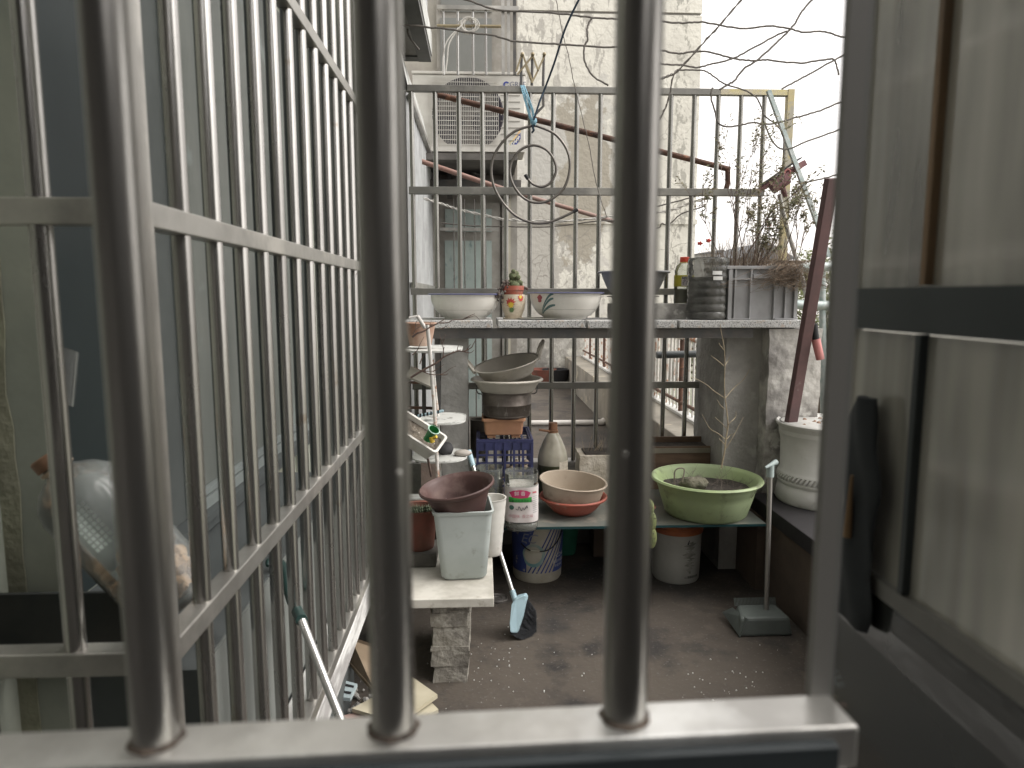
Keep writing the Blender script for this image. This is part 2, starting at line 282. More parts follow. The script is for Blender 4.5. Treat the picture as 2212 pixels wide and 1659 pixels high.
def floormat():
    mt = bpy.data.materials.new('stained concrete floor'); mt.use_nodes = True; t = mt.node_tree; b = t.nodes['Principled BSDF']; L = t.links
    tc = node(t, 'ShaderNodeTexCoord')
    def nz(s, lo, hi, det=8, ro=.65):
        n = node(t, 'ShaderNodeTexNoise', Scale=s, Detail=det, Roughness=ro); L.new(tc.outputs['Object'], n.inputs[0])
        r = node(t, 'ShaderNodeMapRange'); r.inputs[1].default_value = lo; r.inputs[2].default_value = hi; L.new(n.outputs[0], r.inputs[0]); return r.outputs[0]
    def mix(fac, a, bcol):
        mx = node(t, 'ShaderNodeMix', data_type='RGBA'); L.new(fac, mx.inputs[0])
        if isinstance(a, tuple): mx.inputs[6].default_value = (*a, 1)
        else: L.new(a, mx.inputs[6])
        mx.inputs[7].default_value = (*bcol, 1); return mx.outputs[2]
    col = mix(nz(1.4, .38, .62), (.062,.051,.042), (.09,.075,.06))
    col = mix(nz(3.2, .52, .66), col, (.03,.027,.025))
    col = mix(nz(6, .58, .7), col, (.10,.083,.066))
    col = mix(nz(.9, .50, .60, 6), col, (.034,.031,.029))
    wv = node(t, 'ShaderNodeTexVoronoi', feature='DISTANCE_TO_EDGE', Scale=1.1); wn_ = node(t, 'ShaderNodeTexNoise', Scale=3, Detail=6); L.new(tc.outputs['Object'], wn_.inputs[0])
    va = node(t, 'ShaderNodeVectorMath', operation='MULTIPLY_ADD'); L.new(wn_.outputs['Color'], va.inputs[0]); va.inputs[1].default_value = (.5,.5,.5); L.new(tc.outputs['Object'], va.inputs[2]); L.new(va.outputs[0], wv.inputs[0])
    rc = node(t, 'ShaderNodeMapRange'); rc.inputs[1].default_value = .006; rc.inputs[2].default_value = .001; L.new(wv.outputs['Distance'], rc.inputs[0])
    ck = node(t, 'ShaderNodeMath', operation='MULTIPLY'); L.new(rc.outputs[0], ck.inputs[0]); L.new(nz(1.6, .52, .66), ck.inputs[1]); col = mix(ck.outputs[0], col, (.03,.026,.023))
    col = mix(nz(60, .60, .68, 3), col, (.115,.105,.095))
    vo = node(t, 'ShaderNodeTexVoronoi', Scale=46); L.new(tc.outputs['Object'], vo.inputs[0])
    r = node(t, 'ShaderNodeMapRange'); r.inputs[1].default_value = .09; r.inputs[2].default_value = .07; L.new(vo.outputs['Distance'], r.inputs[0])
    mm = node(t, 'ShaderNodeMath', operation='MULTIPLY'); L.new(r.outputs[0], mm.inputs[0]); L.new(nz(2.3, .56, .60), mm.inputs[1])
    col = mix(mm.outputs[0], col, (.6,.59,.56))
    L.new(col, b.inputs['Base Color']); b.inputs['Roughness'].default_value = .85
    nb = node(t, 'ShaderNodeTexNoise', Scale=30, Detail=10); L.new(tc.outputs['Object'], nb.inputs[0])
    bp = node(t, 'ShaderNodeBump', Strength=.5, Distance=.01); L.new(nb.outputs[0], bp.inputs['Height']); L.new(bp.outputs[0], b.inputs['Normal'])
    return mt

# ---------------------------------------------------------------- mesh builder (world coordinates)
OFF = {}
def cr(pts, k=6):
    """smooth a polyline"""
    pts = [Vector(p) for p in pts]; out = []
    for i in range(len(pts)-1):
        a = pts[max(0, i-1)]; b = pts[i]; c = pts[i+1]; d = pts[min(len(pts)-1, i+2)]
        for j in range(k):
            t = j/k
            out.append(.5*((2*b)+(c-a)*t+(2*a-5*b+4*c-d)*t*t+(3*b-a-3*c+d)*t**3))
    out.append(pts[-1]); return out
class MB:
    def __init__(s): s.v = []; s.f = []; s.s = []
    def add(s, vs, fs, sm=False):
        n = len(s.v); s.v += [Vector(x) for x in vs]; s.f += [tuple(i+n for i in f) for f in fs]; s.s += [sm]*len(fs); return s
    def box(s, x0, x1, y0, y1, z0, z1):
        v = [(x,y,z) for z in (z0,z1) for y in (y0,y1) for x in (x0,x1)]
        return s.add(v, [(0,2,3,1),(4,5,7,6),(0,1,5,4),(2,6,7,3),(0,4,6,2),(1,3,7,5)])
    def quad(s, *p): return s.add(p, [tuple(range(len(p)))])
    def beam(s, a, b, w, d, side=Vector((1,0,0))):
        a = Vector(a); b = Vector(b); t = (b-a).normalized(); sx = (side-t*side.dot(t)).normalized(); sy = t.cross(sx)
        v = [p+sx*i*w/2+sy*j*d/2 for p in (a, b) for j in (-1,1) for i in (-1,1)]
        return s.add(v, [(0,2,3,1),(4,5,7,6),(0,1,5,4),(2,6,7,3),(0,4,6,2),(1,3,7,5)])
    def tube(s, pts, r, n=8, cap=True):
        pts = [Vector(p) for p in pts]; m = len(pts)
        rr = r if isinstance(r, (list, tuple)) else [r]*m
        t0 = (pts[1]-pts[0]).normalized(); ref = Vector((0,0,1)) if abs(t0.z) < .9 else Vector((1,0,0))
        nx = (ref-t0*ref.dot(t0)).normalized(); V = []
        for i, p in enumerate(pts):
            t = (pts[min(i+1,m-1)]-pts[max(i-1,0)])
            t = t.normalized() if t.length > 1e-9 else t0
            nx = nx-t*nx.dot(t); nx = nx.normalized() if nx.length > 1e-6 else t.orthogonal().normalized(); ny = t.cross(nx)
            V += [p+(nx*math.cos(2*math.pi*k/n)+ny*math.sin(2*math.pi*k/n))*rr[i] for k in range(n)]
        F = [(i*n+k, i*n+(k+1)%n, (i+1)*n+(k+1)%n, (i+1)*n+k) for i in range(m-1) for k in range(n)]
        if cap and n > 3: F += [tuple(range(n))[::-1], tuple(range((m-1)*n, m*n))]
        return s.add(V, F, True)
    def rings(s, rings, closed=True, cap0=False, cap1=False, sm=True):
        n = len(rings[0]); V = [p for r in rings for p in r]
        F = [(i*n+k, i*n+(k+1)%n, (i+1)*n+(k+1)%n, (i+1)*n+k) for i in range(len(rings)-1) for k in range(n if closed else n-1)]
        if cap0: F.append(tuple(range(n))[::-1])
        if cap1: F.append(tuple(range((len(rings)-1)*n, len(rings)*n)))
        return s.add(V, F, sm)
    def lathe(s, prof, c=(0,0,0), n=48, sx=1, sy=1, wob=None):
        c = Vector(c); R = []
        for i, (r, z) in enumerate(prof):
            ring = []
            for k in range(n):
                a = 2*math.pi*k/n; q = r*(1+(wob(a, z) if wob else 0))
                ring.append(c+Vector((q*math.cos(a)*sx, q*math.sin(a)*sy, z)))
            R.append(ring)
        return s.rings(R, True, prof[0][0] > 1e-4, prof[-1][0] > 1e-4)
    def ball(s, c, r, n=10, sq=(1,1,1), nz=0):
        R = []
        for i in range(n+1):
            th = math.pi*i/n; ring = []
            for k in range(n*2):
                a = math.pi*k/n; d = Vector((math.sin(th)*math.cos(a)*sq[0], math.sin(th)*math.sin(a)*sq[1], -math.cos(th)*sq[2]))
                q = 1+(noise.noise(d*2.3+Vector(c)*20)*nz if nz else 0)
                ring.append(Vector(c)+d*r*q)
            R.append(ring)
        return s.rings(R)
    def xf(s, m):
        s.v = [m @ p for p in s.v]; return s
    def build(s, name, mat, parent=None, label=None, cat=None, group=None, kind=None, bevel=0):
        if parent is None:
            xs = [p.x for p in s.v]; ys = [p.y for p in s.v]; zs = [p.z for p in s.v]
            o3 = Vector(((min(xs)+max(xs))/2, (min(ys)+max(ys))/2, min(zs)))
        else: o3 = OFF[parent]
        me = bpy.data.meshes.new(name); me.from_pydata([p-o3 for p in s.v], [], s.f); me.materials.append(mat)
        me.polygons.foreach_set('use_smooth', s.s); me.update()
        o = bpy.data.objects.new(name, me); C.objects.link(o); OFF[o] = o3
        if parent is None: o.location = o3
        else: o.parent = parent
        if any(s.s):
            md = o.modifiers.new('edge', 'EDGE_SPLIT'); md.split_angle = R_(50)
        if bevel:
            b = o.modifiers.new('bevel', 'BEVEL'); b.width = bevel; b.segments = 2; b.limit_method = 'ANGLE'
        tag(o, label, cat, group, kind); return o
def tag(o, label=None, cat=None, group=None, kind=None):
    if label: o['label'] = label
    if cat: o['category'] = cat
    if group: o['group'] = group
    if kind: o['kind'] = kind
def thing(name, label, cat, loc, group=None):
    o = bpy.data.objects.new(name, None); C.objects.link(o); o.location = Vector(loc); o.empty_display_size = .05
    OFF[o] = Vector(loc); tag(o, label, cat, group); return o
def rot(c, eul): c = Vector(c); return Matrix.Translation(c) @ Euler(eul).to_matrix().to_4x4() @ Matrix.Translation(-c)
def vessel(rb, rt, h, t=.004, rim=.006, bul=.75, n=8, rimh=.006):
    """outer wall bottom to top, rolled rim, inner wall down"""
    o = [(0,0), (rb*.97,0)] + [(rb+(rt-rb)*(i/n)**bul, h*(i/n)+.002) for i in range(n+1)]
    o += [(rt+rim, h), (rt+rim*1.15, h+rimh*.5), (rt+rim*.7, h+rimh), (rt-t*.6, h+rimh*.7)]
    o += [(max(.001, rb+(rt-rb)*(i/n)**bul-t), max(t, h*(i/n))) for i in range(n-1, -1, -1)] + [(0, t)]
    return o
def text(body, size, mapf, mat, parent, name='lettering', align='LEFT'):
    cu = bpy.data.curves.new('txt', 'FONT'); cu.body = body; cu.size = size; cu.align_x = align; cu.resolution_u = 2
    ob = bpy.data.objects.new('txt', cu); C.objects.link(ob)
    dg = bpy.context.evaluated_depsgraph_get(); me = bpy.data.meshes.new_from_object(ob.evaluated_get(dg))
    b = MB(); b.add([mapf(v.co.x, v.co.y) for v in me.vertices], [tuple(p.vertices) for p in me.polygons])
    bpy.data.objects.remove(ob); bpy.data.curves.remove(cu); bpy.data.meshes.remove(me)
    return b.build(name, mat, parent) if b.v else None
def grid(mapf, s0, s1, t0, t1, ns=10, nt_=4, sk=0):
    b = MB(); V = [mapf(s0+(s1-s0)*i/ns+sk*j/nt_, t0+(t1-t0)*j/nt_) for j in range(nt_+1) for i in range(ns+1)]
    b.add(V, [(j*(ns+1)+i, j*(ns+1)+i+1, (j+1)*(ns+1)+i+1, (j+1)*(ns+1)+i) for j in range(nt_) for i in range(ns)], True); return b
def polymap(pts, mapf, nr=6):
    """fill a star-shaped outline with fine rings so that it follows a curved surface"""
    out = []
    for i, p in enumerate(pts):
        q = pts[(i+1) % len(pts)]; k = max(1, int(math.hypot(q[0]-p[0], q[1]-p[1])/.007)); out += [(p[0]+(q[0]-p[0])*j/k, p[1]+(q[1]-p[1])*j/k) for j in range(k)]
    cx = sum(p[0] for p in out)/len(out); cy = sum(p[1] for p in out)/len(out); b = MB(); n = len(out)
    V = [mapf(cx, cy)]+[mapf(cx+(p[0]-cx)*j/nr, cy+(p[1]-cy)*j/nr) for j in range(1, nr+1) for p in out]
    F = [(0, 1+i, 1+(i+1) % n) for i in range(n)]+[(1+(j-1)*n+i, 1+j*n+i, 1+j*n+(i+1) % n, 1+(j-1)*n+(i+1) % n) for j in range(1, nr) for i in range(n)]
    b.add(V, F); return b
def cyl(c, rf, dr=.0012):
    c = Vector(c)
    def f(s, z):
        r = rf(z)+dr; a = s/r; return c+Vector((r*math.sin(a), -r*math.cos(a), z))
    return f
def twigs(b, p, d, L, r, depth, leaves=None, spread=.6, ls=.012, kids=(2,4)):
    n = max(3, int(L/.03)); pts = [p.copy()]; dd = d.normalized()
    for i in range(n):
        dd = (dd+Vector((random.uniform(-1,1), random.uniform(-1,1), random.uniform(-.8,1)))*.13).normalized(); pts.append(pts[-1]+dd*L/n)
    b.tube(pts, [r*(1-.7*i/n) for i in range(n+1)], 5 if r > .0015 else 3)
    if leaves is not None and depth <= 1:
        for q in pts[1:]:
            for _ in range(2):
                if random.random() < .75:
                    e = Vector((random.uniform(-1,1), random.uniform(-1,1), random.uniform(-.7,.9))).normalized(); sd_ = e.orthogonal().normalized(); l = ls*random.uniform(.7,1.9)
                    leaves.add([q, q+e*l*.5+sd_*l*.22, q+e*l, q+e*l*.5-sd_*l*.22], [(0,1,2,3)])
    if depth > 0:
        for _ in range(random.randint(*kids)):
            i = random.randint(max(1, n//3), n); e = (dd+Vector((random.uniform(-1,1), random.uniform(-1,1), random.uniform(-.3,.7)))*spread).normalized()
            twigs(b, pts[i], e, L*random.uniform(.35,.6), r*.6, depth-1, leaves, spread, ls, kids)

# ================================================================ SETTING
MB().box(-6, 60, -20, 90, -3.4, -3.2).build('ground', M('far ground', (.13,.14,.10), (.2,.19,.15), .3, .95), kind='structure')
fl = floormat()
MB().box(-.75, 1.82, .42, 14, -3.1, 0).build('terrace_floor', fl, kind='structure')
# room the picture is taken from
t = thing('room', 'dark room interior behind the barred window', 'room', (.2,-1,0))
b = MB(); b.box(-1.0,-.95,-2.5,.30,0,2.75).box(1.25,1.3,-2.5,.45,0,1.0).box(1.25,1.3,-2.5,-.12,1.0,2.75).box(1.25,1.3,-.12,.45,2.1,2.75).box(-.95,1.25,-2.55,-2.5,0,2.75); b.build('wall', room_m, t)  # right wall's opening shaped to let sky light onto the near bars
MB().box(-1.0,.42,-2.5,.40,2.75,6.5).build('unseen_mass', room_m, t); MB().box(-.95,1.25,-2.5,.30,-.1,0).build('room_floor', room_m, t)  # unseen mass over the room, sized to darken the bars' reflections
MB().box(-1.2,.22,.33,.415,-.2,1.165).build('parapet', room_m, t)
# ---- left building
bl = thing('apartment_building', 'grey green building wall with curtained window behind the left bars', 'building', (-.9,2,0))
b = MB(); b.box(-1.6,-.75,.30,1.095,0,7).box(-1.6,-.80,1.096,2.95,0,.85).box(-1.6,-.75,2.95,3.94,0,7).box(-1.6,-.75,1.096,2.95,2.5,7); b.build('wall', paint_w, bl)
MB().box(-1.1,-.663,1.085,1.093,-.1,2.9).build('pilaster', paint_w, bl)
b = MB(); b.rings([[Vector((-.722+.012*noise.noise(Vector((0,0,z*3)))+.008*noise.noise(Vector((0,0,z*11))), y, z)) for y in (1.0825,1.0845)] + [Vector((-1.1,1.0845,z)), Vector((-1.1,1.0825,z))] for z in [k*.05 for k in range(58)]], True, True, True, False)
b.s = [False]*len(b.s); b.build('stucco_strip', stucco, bl)
MB().box(-.749,-.475,1.105,2.42,.0,.835).build('lower_core', winframe_d, bl)
MB().box(-.4745,-.468,1.106,2.42,.492,.832).build('lower_panel', wallgrey, bl)
wn = MB().box(-.75,-.715,1.11,2.95,.842,.872).build('window', winframe_d, bl)
MB().box(-.75,-.70,1.11,2.95,.875,.893).build('sill', winframe_d, wn); MB().box(-.748,-.722,1.72,2.95,.895,.925).build('track', winframe, wn)
MB().box(-.756,-.750,1.10,1.71,.895,2.5).build('pane', darkglass, wn); MB().box(-.80,-.79,1.12,1.5,.92,2.5).build('pane', darkglass, wn)
MB().box(-.745,-.742,1.60,1.719,.895,2.49).build('screen', mesh_s, wn)
MB().box(-.747,-.724,1.72,1.743,.927,2.49).build('frame', winframe, wn); MB().box(-.747,-.724,2.90,2.93,.927,2.49).build('frame', winframe, wn)
MB().box(-.747,-.726,1.745,2.895,.93,.945).build('frame', winframe, wn)
MB().box(-.752,-.742,1.745,2.898,.947,2.49).build('curtain_pane', curtain, wn)
c = P(145,815,1.5); c = PX(148,815,-.735)
MB().box(-.737,-.734,c.y-.02,c.y+.025,c.z-.05,c.z+.05).xf(rot((-.735,c.y,c.z),(R_(-16),0,0))).build('plastic_card', cardm, None, 'small clear plastic card stuck on the dark window pane', 'card')
a0 = P(0,1285,1.05); a1 = P(262,1300,1.05)
MB().box(-1.1,a1.x,1.05,1.058,.86,a0.z).build('dark_board', M('dark board face',(.03,.034,.033),(.05,.05,.045),6,.8), None, 'dark board standing behind the lowest left rail under the plastic bottle', 'board')  # plain upright sheet with a dark mottled colour
# ledge under the grille
MB().box(-.466,-.385,.90,3.2,.40,.486).build('white_ledge', whitewash, None, 'whitewashed concrete ledge with peeling paint under the left window bars', 'ledge', bevel=.004)
# corrugated part beyond the fence
cb = thing('corrugated_wall', 'narrow corrugated metal wall with grimy flashing beyond the fence', 'wall', (-.45,4.9,0))
b = MB(); n = 96; R1 = []
for k in range(n+1):
    y = 3.99+(5.92-3.99)*k/n; x = -.408+.013*math.sin(k*math.pi/3)
    R1.append((x, y))
b.rings([[Vector((x,y,0)) for x, y in R1], [Vector((x,y,2.56)) for x, y in R1]], False); b.build('sheet', corr, cb)
MB().box(-.75,-.44,3.96,5.92,0,2.8).build('backing', paint_w, cb)
q = MB(); q.add([(-.39,3.97,2.565),(-.39,5.92,2.565),(-.44,5.92,2.80),(-.44,3.97,2.80),(-.43,3.97,2.565),(-.43,5.92,2.565)], [(0,1,2,3),(0,4,5,1)]); q.build('flashing', flash, cb)
for z in (1.50, 2.52): MB().box(-.397,-.372,3.99,5.9,z,z+.03).build('batten', steel_d, cb)
MB().box(-.40,-.36,5.86,5.90,0,2.56).build('corner_post', bayframe, cb)
# overhanging box
ob = thing('overhang', 'grey overhanging bay with sagging soffit at the top left', 'bay', (-.7,3.6,2.84))
MB().box(-1.2,-.37,2.5,4.30,2.852,2.87).build('soffit_panel', soffit, ob)
MB().box(-.368,-.292,2.5,4.38,2.84,2.87).build('soffit_frame', M('soffit frame',(.10,.10,.095),None,5,.7), ob); MB().box(-1.2,-.37,4.302,4.38,2.842,2.872).build('soffit_frame', MATS['soffit frame'], ob)
MB().box(-.305,-.287,2.5,4.382,2.873,3.00).build('fascia', flash, ob)
b = MB(); b.rings([[Vector((-.31+.006*math.sin(k*math.pi/3), 2.5+1.87*k/90, z)) for k in range(91)] for z in (3.0, 6.0)], False); b.build('sheet', corr, ob)
MB().box(-1.2,-.33,2.5,4.37,2.88,6.0).build('core', paint_w, ob)
# bay with the air conditioner
by = thing('window_bay', 'weathered building bay with barred teal windows behind the fence', 'building', (-.1,6.3,0))
yb = 5.95
def bx(u0, u1, v0, v1, y0, y1, name, mat, par):
    a = P(u0, v1, y0); c = P(u1, v0, y0); return MB().box(a.x, c.x, y0, y1, a.z, c.z).build(name, mat, par)
xr = P(1118,500,yb).x; zl = P(1000,425,yb).z; zs = P(1000,400,yb).z; zu = P(1000,345,yb).z
MB().box(-1.5, xr, yb+.06, 8.5, -.1, 7).build('wall', M('bay wall', (.42,.40,.35), (.3,.28,.25), 3, .9, bump=.3), by)
MB().box(-.6, P(1112,330,5.75).x, 5.3, yb+.05, P(1000,345,5.3).z, P(1000,331,5.3).z).build('ac_slab', M('soot slab',(.10,.095,.088),(.15,.14,.13),6,.9), by)
MB().box(-.6, xr-.02, yb, yb+.055, zs, zu+.02).build('lintel', M('bay lintel',(.27,.25,.22),(.2,.18,.16),4,.9), by)
q = P(1125,402,yb-.25); MB().box(-.6, q.x, yb-.28, yb+.05, zs-.06, zs).build('hood', dark_metal, by)
w1_ = bx(948, 1080, 438, 1000, yb+.02, yb+.05, 'window', bayframe, by)
bx(962, 1062, 452, 500, yb+.005, yb+.018, 'pane', tealglass, w1_); bx(962, 1062, 520, 628, yb+.005, yb+.018, 'pane', tealglass, w1_); bx(962, 1062, 640, 900, yb+.005, yb+.018, 'pane', tealglass, w1_)
MB().box(xr-.13, xr-.005, yb-.0, yb+.05, 0, zs-.07).build('door_jamb', bayframe, by)
MB().box(xr-.10, xr-.06, yb-.01, yb-.002, 0, zs-.07).build('trim', M('cream trim',(.5,.47,.38),None,4,.7), by)
gr = bx(950, 1078, 492, 498, yb-.10, yb-.085, 'window_grille', steel_d, by); bx(950,1078,630,635,yb-.10,yb-.085,'rail',steel_d,gr)
for uu in (980, 1003, 1025, 1048): MB().tube([P(uu, 430, yb-.09), P(uu+4, 900, yb-.09)], .006, 6).build('bar', steel, gr)
w2_ = bx(944, 1108, 0, 158, yb+.0, yb+.05, 'window', bayframe, by)
bx(952, 1062, 40, 158, yb-.015, yb-.002, 'pane', bayglass, w2_); bx(952,1062,-60,24,yb-.015,yb-.002,'pane',bayglass,w2_)
ug = thing('upper_grille', 'stainless window grille above the air conditioner', 'window grille', P(1020,160,5.45))
MB().box(P(944,14,5.4).x, P(1120,14,5.4).x, 5.4, 5.43, P(1000,20,5.4).z, P(1000,11,5.4).z).build('rail', steel_d, ug)
MB().tube([P(944,56,5.42), P(1082,57,5.42)], .012, 8).build('rail', goldm, ug)
for uu in (957, 988, 1021, 1049): MB().tube([P(uu, 20, 5.42), P(uu+1, 162, 5.42)], .009, 6).build('bar', steel, ug)
for uu in (1086, 1098, 1111): MB().beam(P(uu,-40,5.45), P(uu+1,162,5.45), .022, .03).build('post', (steel_d, dark_metal, steel)[int(uu) % 3], ug)
b = MB()
c = P(1012,52,5.38)
for k in range(7): b.tube([c+Vector((math.cos(a)*.055*(1+.15*math.sin(k*2))+.02*math.sin(k), .01*k, math.sin(a)*.05)) for a in [i*math.pi/8 for i in range(17)]], .0035, 5)
b.tube(cr([c+Vector((-.02,0,.03)), P(972,90,5.38), P(966,130,5.38), P(962,160,5.38)]), .005, 6); b.tube(cr([c+Vector((-.04,0,.0)), P(968,85,5.36), P(958,120,5.38), P(957,160,5.38)]), .004, 6)
b.build('cable_coil', wire_w, None, 'coiled white cable tied to the upper window grille', 'cable')
# air conditioner
yA = 5.6; a0 = P(893,326,yA); a1 = P(1135,162,yA)
ac = thing('air_conditioner', 'white outdoor air conditioner unit with round fan grille on the wall', 'air conditioner', ((a0.x+a1.x)/2, yA+.16, a0.z))
c4 = CR(1560,0,1.8433)
MB().box(a0.x, a1.x, yA+.012, yA+.34, a0.z, a1.z).build('casing', acm, ac, bevel=.01)
MB().box(a0.x-.004, a1.x+.004, yA+.004, yA+.345, a1.z+.002, a1.z+.022).build('lid', acm, ac, bevel=.004)
MB().box(a0.x-.002, a1.x+.002, yA+.002, yA+.010, a0.z, a0.z+.055).build('base_strip', acm, ac)
fc = P(1011,246,yA); fr = .265
b = MB(); b.rings([[fc+Vector((math.cos(k*math.pi/32)*r, dy, math.sin(k*math.pi/32)*r)) for k in range(64)] for r, dy in ((fr+.012,.010),(fr,.004),(fr,.009),(.001,.009))]); fan = b.build('fan', acdark, ac)
b = MB()
for k in range(3):
    a = k*2.094+.5
    rr = []
    for r in (.05,.12,.18,.235):
        rr.append([fc+Vector((math.cos(a+d)*r, .006-.0015*j, math.sin(a+d)*r)) for j, d in enumerate((-.55*(.6+r*2),-.2,.2,.5*(.6+r*2)))])
    b.rings(rr, False)
b.rings([[fc+Vector((math.cos(k*math.pi/12)*r, .003, math.sin(k*math.pi/12)*r)) for k in range(24)] for r in (.055,.001)]); b.build('fan_blades', fanm, fan)
b = MB(); gx0 = P(930,300,yA).x; gx1 = P(*c4(740,600),yA).x; gz0 = P(*c4(500,1050),yA).z; gz1 = P(*c4(500,562),yA).z
for k in range(38): x = gx0+(gx1-gx0)*k/37; b.box(x-.0017, x+.0017, yA-.004, yA, gz0, gz1)
for k in range(15): z = gz0+(gz1-gz0)*k/14; b.box(gx0, gx1, yA-.006, yA-.0045, z-.0022, z+.0022)
b.build('fan_guard', acm, ac)
b = MB()
for k in range(9): v = P(*c4(850,690+k*47),yA).z; b.box(gx1+.02, a1.x-.04, yA+.007, yA+.0125, v-.003, v+.003)
b.build('louvre_lines', M('ac louvre shade',(.36,.345,.31),None,5,.6), ac)
o = P(*c4(822,622),yA)
text('GREE', .052, lambda x, y: Vector((o.x+x*1.05, yA+.008, o.z-.004+y)), M('logo grey blue',(.13,.14,.2),None,5,.5), ac, 'maker_lettering')
o2 = P(*c4(800,612),yA); b = MB()
b.rings([[o2+Vector((math.cos(k*.28)*r-.0, .007, math.sin(k*.28)*r)) for k in range(2,22)] for r in (.024,.012)], False); b.build('maker_mark', M('logo blue',(.05,.07,.3),None,5,.5), ac)
s = [P(*c4(x,y),yA) for x, y in ((818,1065),(862,1065),(903,1005),(903,962))]
b = MB(); b.quad(*[p+Vector((0,.008,0)) for p in s]); stk = b.build('sticker', blue_st, ac)
s = [P(*c4(x,y),yA) for x, y in ((812,1058),(818,1065),(903,955),(903,935))]
b = MB(); b.quad(*[p+Vector((0,.0085,0)) for p in s]); b.build('sticker_stripe', org_st, stk)
b = MB(); b.tube([P(*c4(x,y),yA)+Vector((0,.007,0)) for x, y in ((832,1048),(845,1030),(850,1045),(862,1022),(868,1035),(880,1000),(884,1012),(892,985))], .007, 5); b.build('sticker_mark', whitem, stk)
for uu in (967, 1098):
    a = P(uu, 333, 5.62); MB().box(a.x-.018, a.x+.018, 5.58, 5.94, a.z-.05, a.z-.012).box(a.x-.02, a.x+.02, 5.90, 5.94, a.z-.30, a.z-.05).build('bracket', dark_metal, ac)
b = MB(); b.tube(cr([P(1010,345,5.85), P(1013,362,5.85), P(1026,376,5.85), P(1042,378,5.85), P(1058,362,5.85)]), .012, 8); b.build('drain_hose', M('hose grey',(.22,.21,.19),None,5,.7), ac)
# weathered far building
yW = 11.6; wl = thing('weathered_building', 'tall weathered whitewashed building end wall with cracks and peeling patches', 'building', (2.0,13,-.1))
xa, xb = P(1110,500,yW).x-.4, P(1505,400,yW).x
zg = P(1300,27,yW).z
wm = wallmat()
MB().box(xa, xb, yW, 18, -.1, zg-.02).build('wall', wm, wl)
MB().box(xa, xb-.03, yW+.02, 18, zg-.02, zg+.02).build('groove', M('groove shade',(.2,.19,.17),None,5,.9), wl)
MB().box(xa, xb, yW, 18, zg+.02, 9.5).build('upper_wall', wm, wl)
z2 = P(1300,480,yW).z; MB().box(xa, xb+.02, yW-.03, yW-.001, z2-.03, z2+.05).build('band', wm, wl)
# parapet kerb and rusty railing on the right
kb = MB(); kb.box(1.395, 1.80, 4.05, yW-.02, 0, .45); kb.build('kerb_wall', M('kerb cement',(.27,.25,.21),(.18,.165,.14),3,.9,bump=.6,c3=(.38,.34,.26),sc3=5), None, 'low cement parapet kerb running along the far walkway', 'parapet', bevel=.008)
rl = thing('rusty_railing', 'rusty painted railing on the cement parapet of the walkway', 'railing', (1.7,8,.45))
MB().box(1.655,1.75,4.05,yW-.1,.453,.475).build('base_strip', M('white marble strip',(.6,.6,.58),None,4,.6), rl)
MB().tube([(1.7,4.05,1.105),(1.7,yW-.05,1.105)], .022, 8).build('handrail', rust_l, rl); MB().tube([(1.7,4.05,.55),(1.7,yW-.05,.55)], .016, 8).build('rail', rust, rl)
y = 4.12; k = 0
while y < yW-.15 and k < 66:
    big = k % 11 == 4; MB().tube([(1.7,y,.478),(1.7,y,1.09)], .022 if big else .009, 8).build('bar', rust if big else (rust_l if k % 3 else whitepipe), rl); y += .113; k += 1
# distant things
for nm, lb, u0, u1, v0, v1, y, ap in (('house','low grey gabled house in the far haze behind the weeds',1598,1705,560,640,48,523),('house','pale house with flat roof far behind the dry weeds',1512,1592,548,640,60,540)):
    a = P(u0, v1, y); c = P(u1, v0, y); h = thing(nm, lb, 'house', ((a.x+c.x)/2, y+3, -3.2))
    MB().box(a.x, c.x, y, y+7, -3.2, c.z).build('wall', farwall, h); pk = P((u0+u1)/2, ap, y).z
    q = MB(); xm = (a.x+c.x)/2; q.add([(a.x-.4,y-.4,c.z),(c.x+.4,y-.4,c.z),(xm,y-.4,pk),(a.x-.4,y+7.4,c.z),(c.x+.4,y+7.4,c.z),(xm,y+7.4,pk)], [(0,1,2),(3,5,4),(0,2,5,3),(1,4,5,2),(0,3,4,1)]); q.build('roof', farroof, h)
def tree(u, v, y, rad, lb, nl=2600):
    c = P(u, v, y); t = thing('tree', lb, 'tree', (c.x, y, -3.2), 'trees beyond the terrace')
    b = MB(); b.tube([(c.x,y,-3.2),(c.x+.1,y,c.z-rad*.4),(c.x,y,c.z+rad*.3)], [rad*.09,rad*.06,.02], 7)
    cl = [c+Vector((random.gauss(0,.45),random.gauss(0,.45),random.gauss(0,.42)))*rad for _ in range(16)]
    for q in cl: b.tube([Vector((c.x,y,c.z-rad*.5)), q], [rad*.03,.01], 4)
    b.build('trunk', barkm, t); b = MB()
    for _ in range(nl):
        q = random.choice(cl)+Vector((random.gauss(0,1),random.gauss(0,1),random.gauss(0,1)))*rad*.16; e = Vector((random.gauss(0,1),random.gauss(0,1),random.gauss(0,1))).normalized(); f = e.orthogonal().normalized(); l = rad*.045*random.uniform(.6,1.5)
        b.add([q-e*l, q+f*l*.6, q+e*l, q-f*l*.6], [(0,1,2,3)])
    b.build('crown', foliage, t)
tree(1745,600,16,.75,'leafy tree beyond the terrace just left of the red-brown post')
tree(1778,680,13,.8,'lower leafy tree beyond the terrace behind the galvanised rails')
tree(1850,560,18,1.0,'leafy tree beyond the terrace seen through the sash glass')
tree(1560,760,13,.9,'dark leafy tree below the terrace behind the rusty railing', 2200)
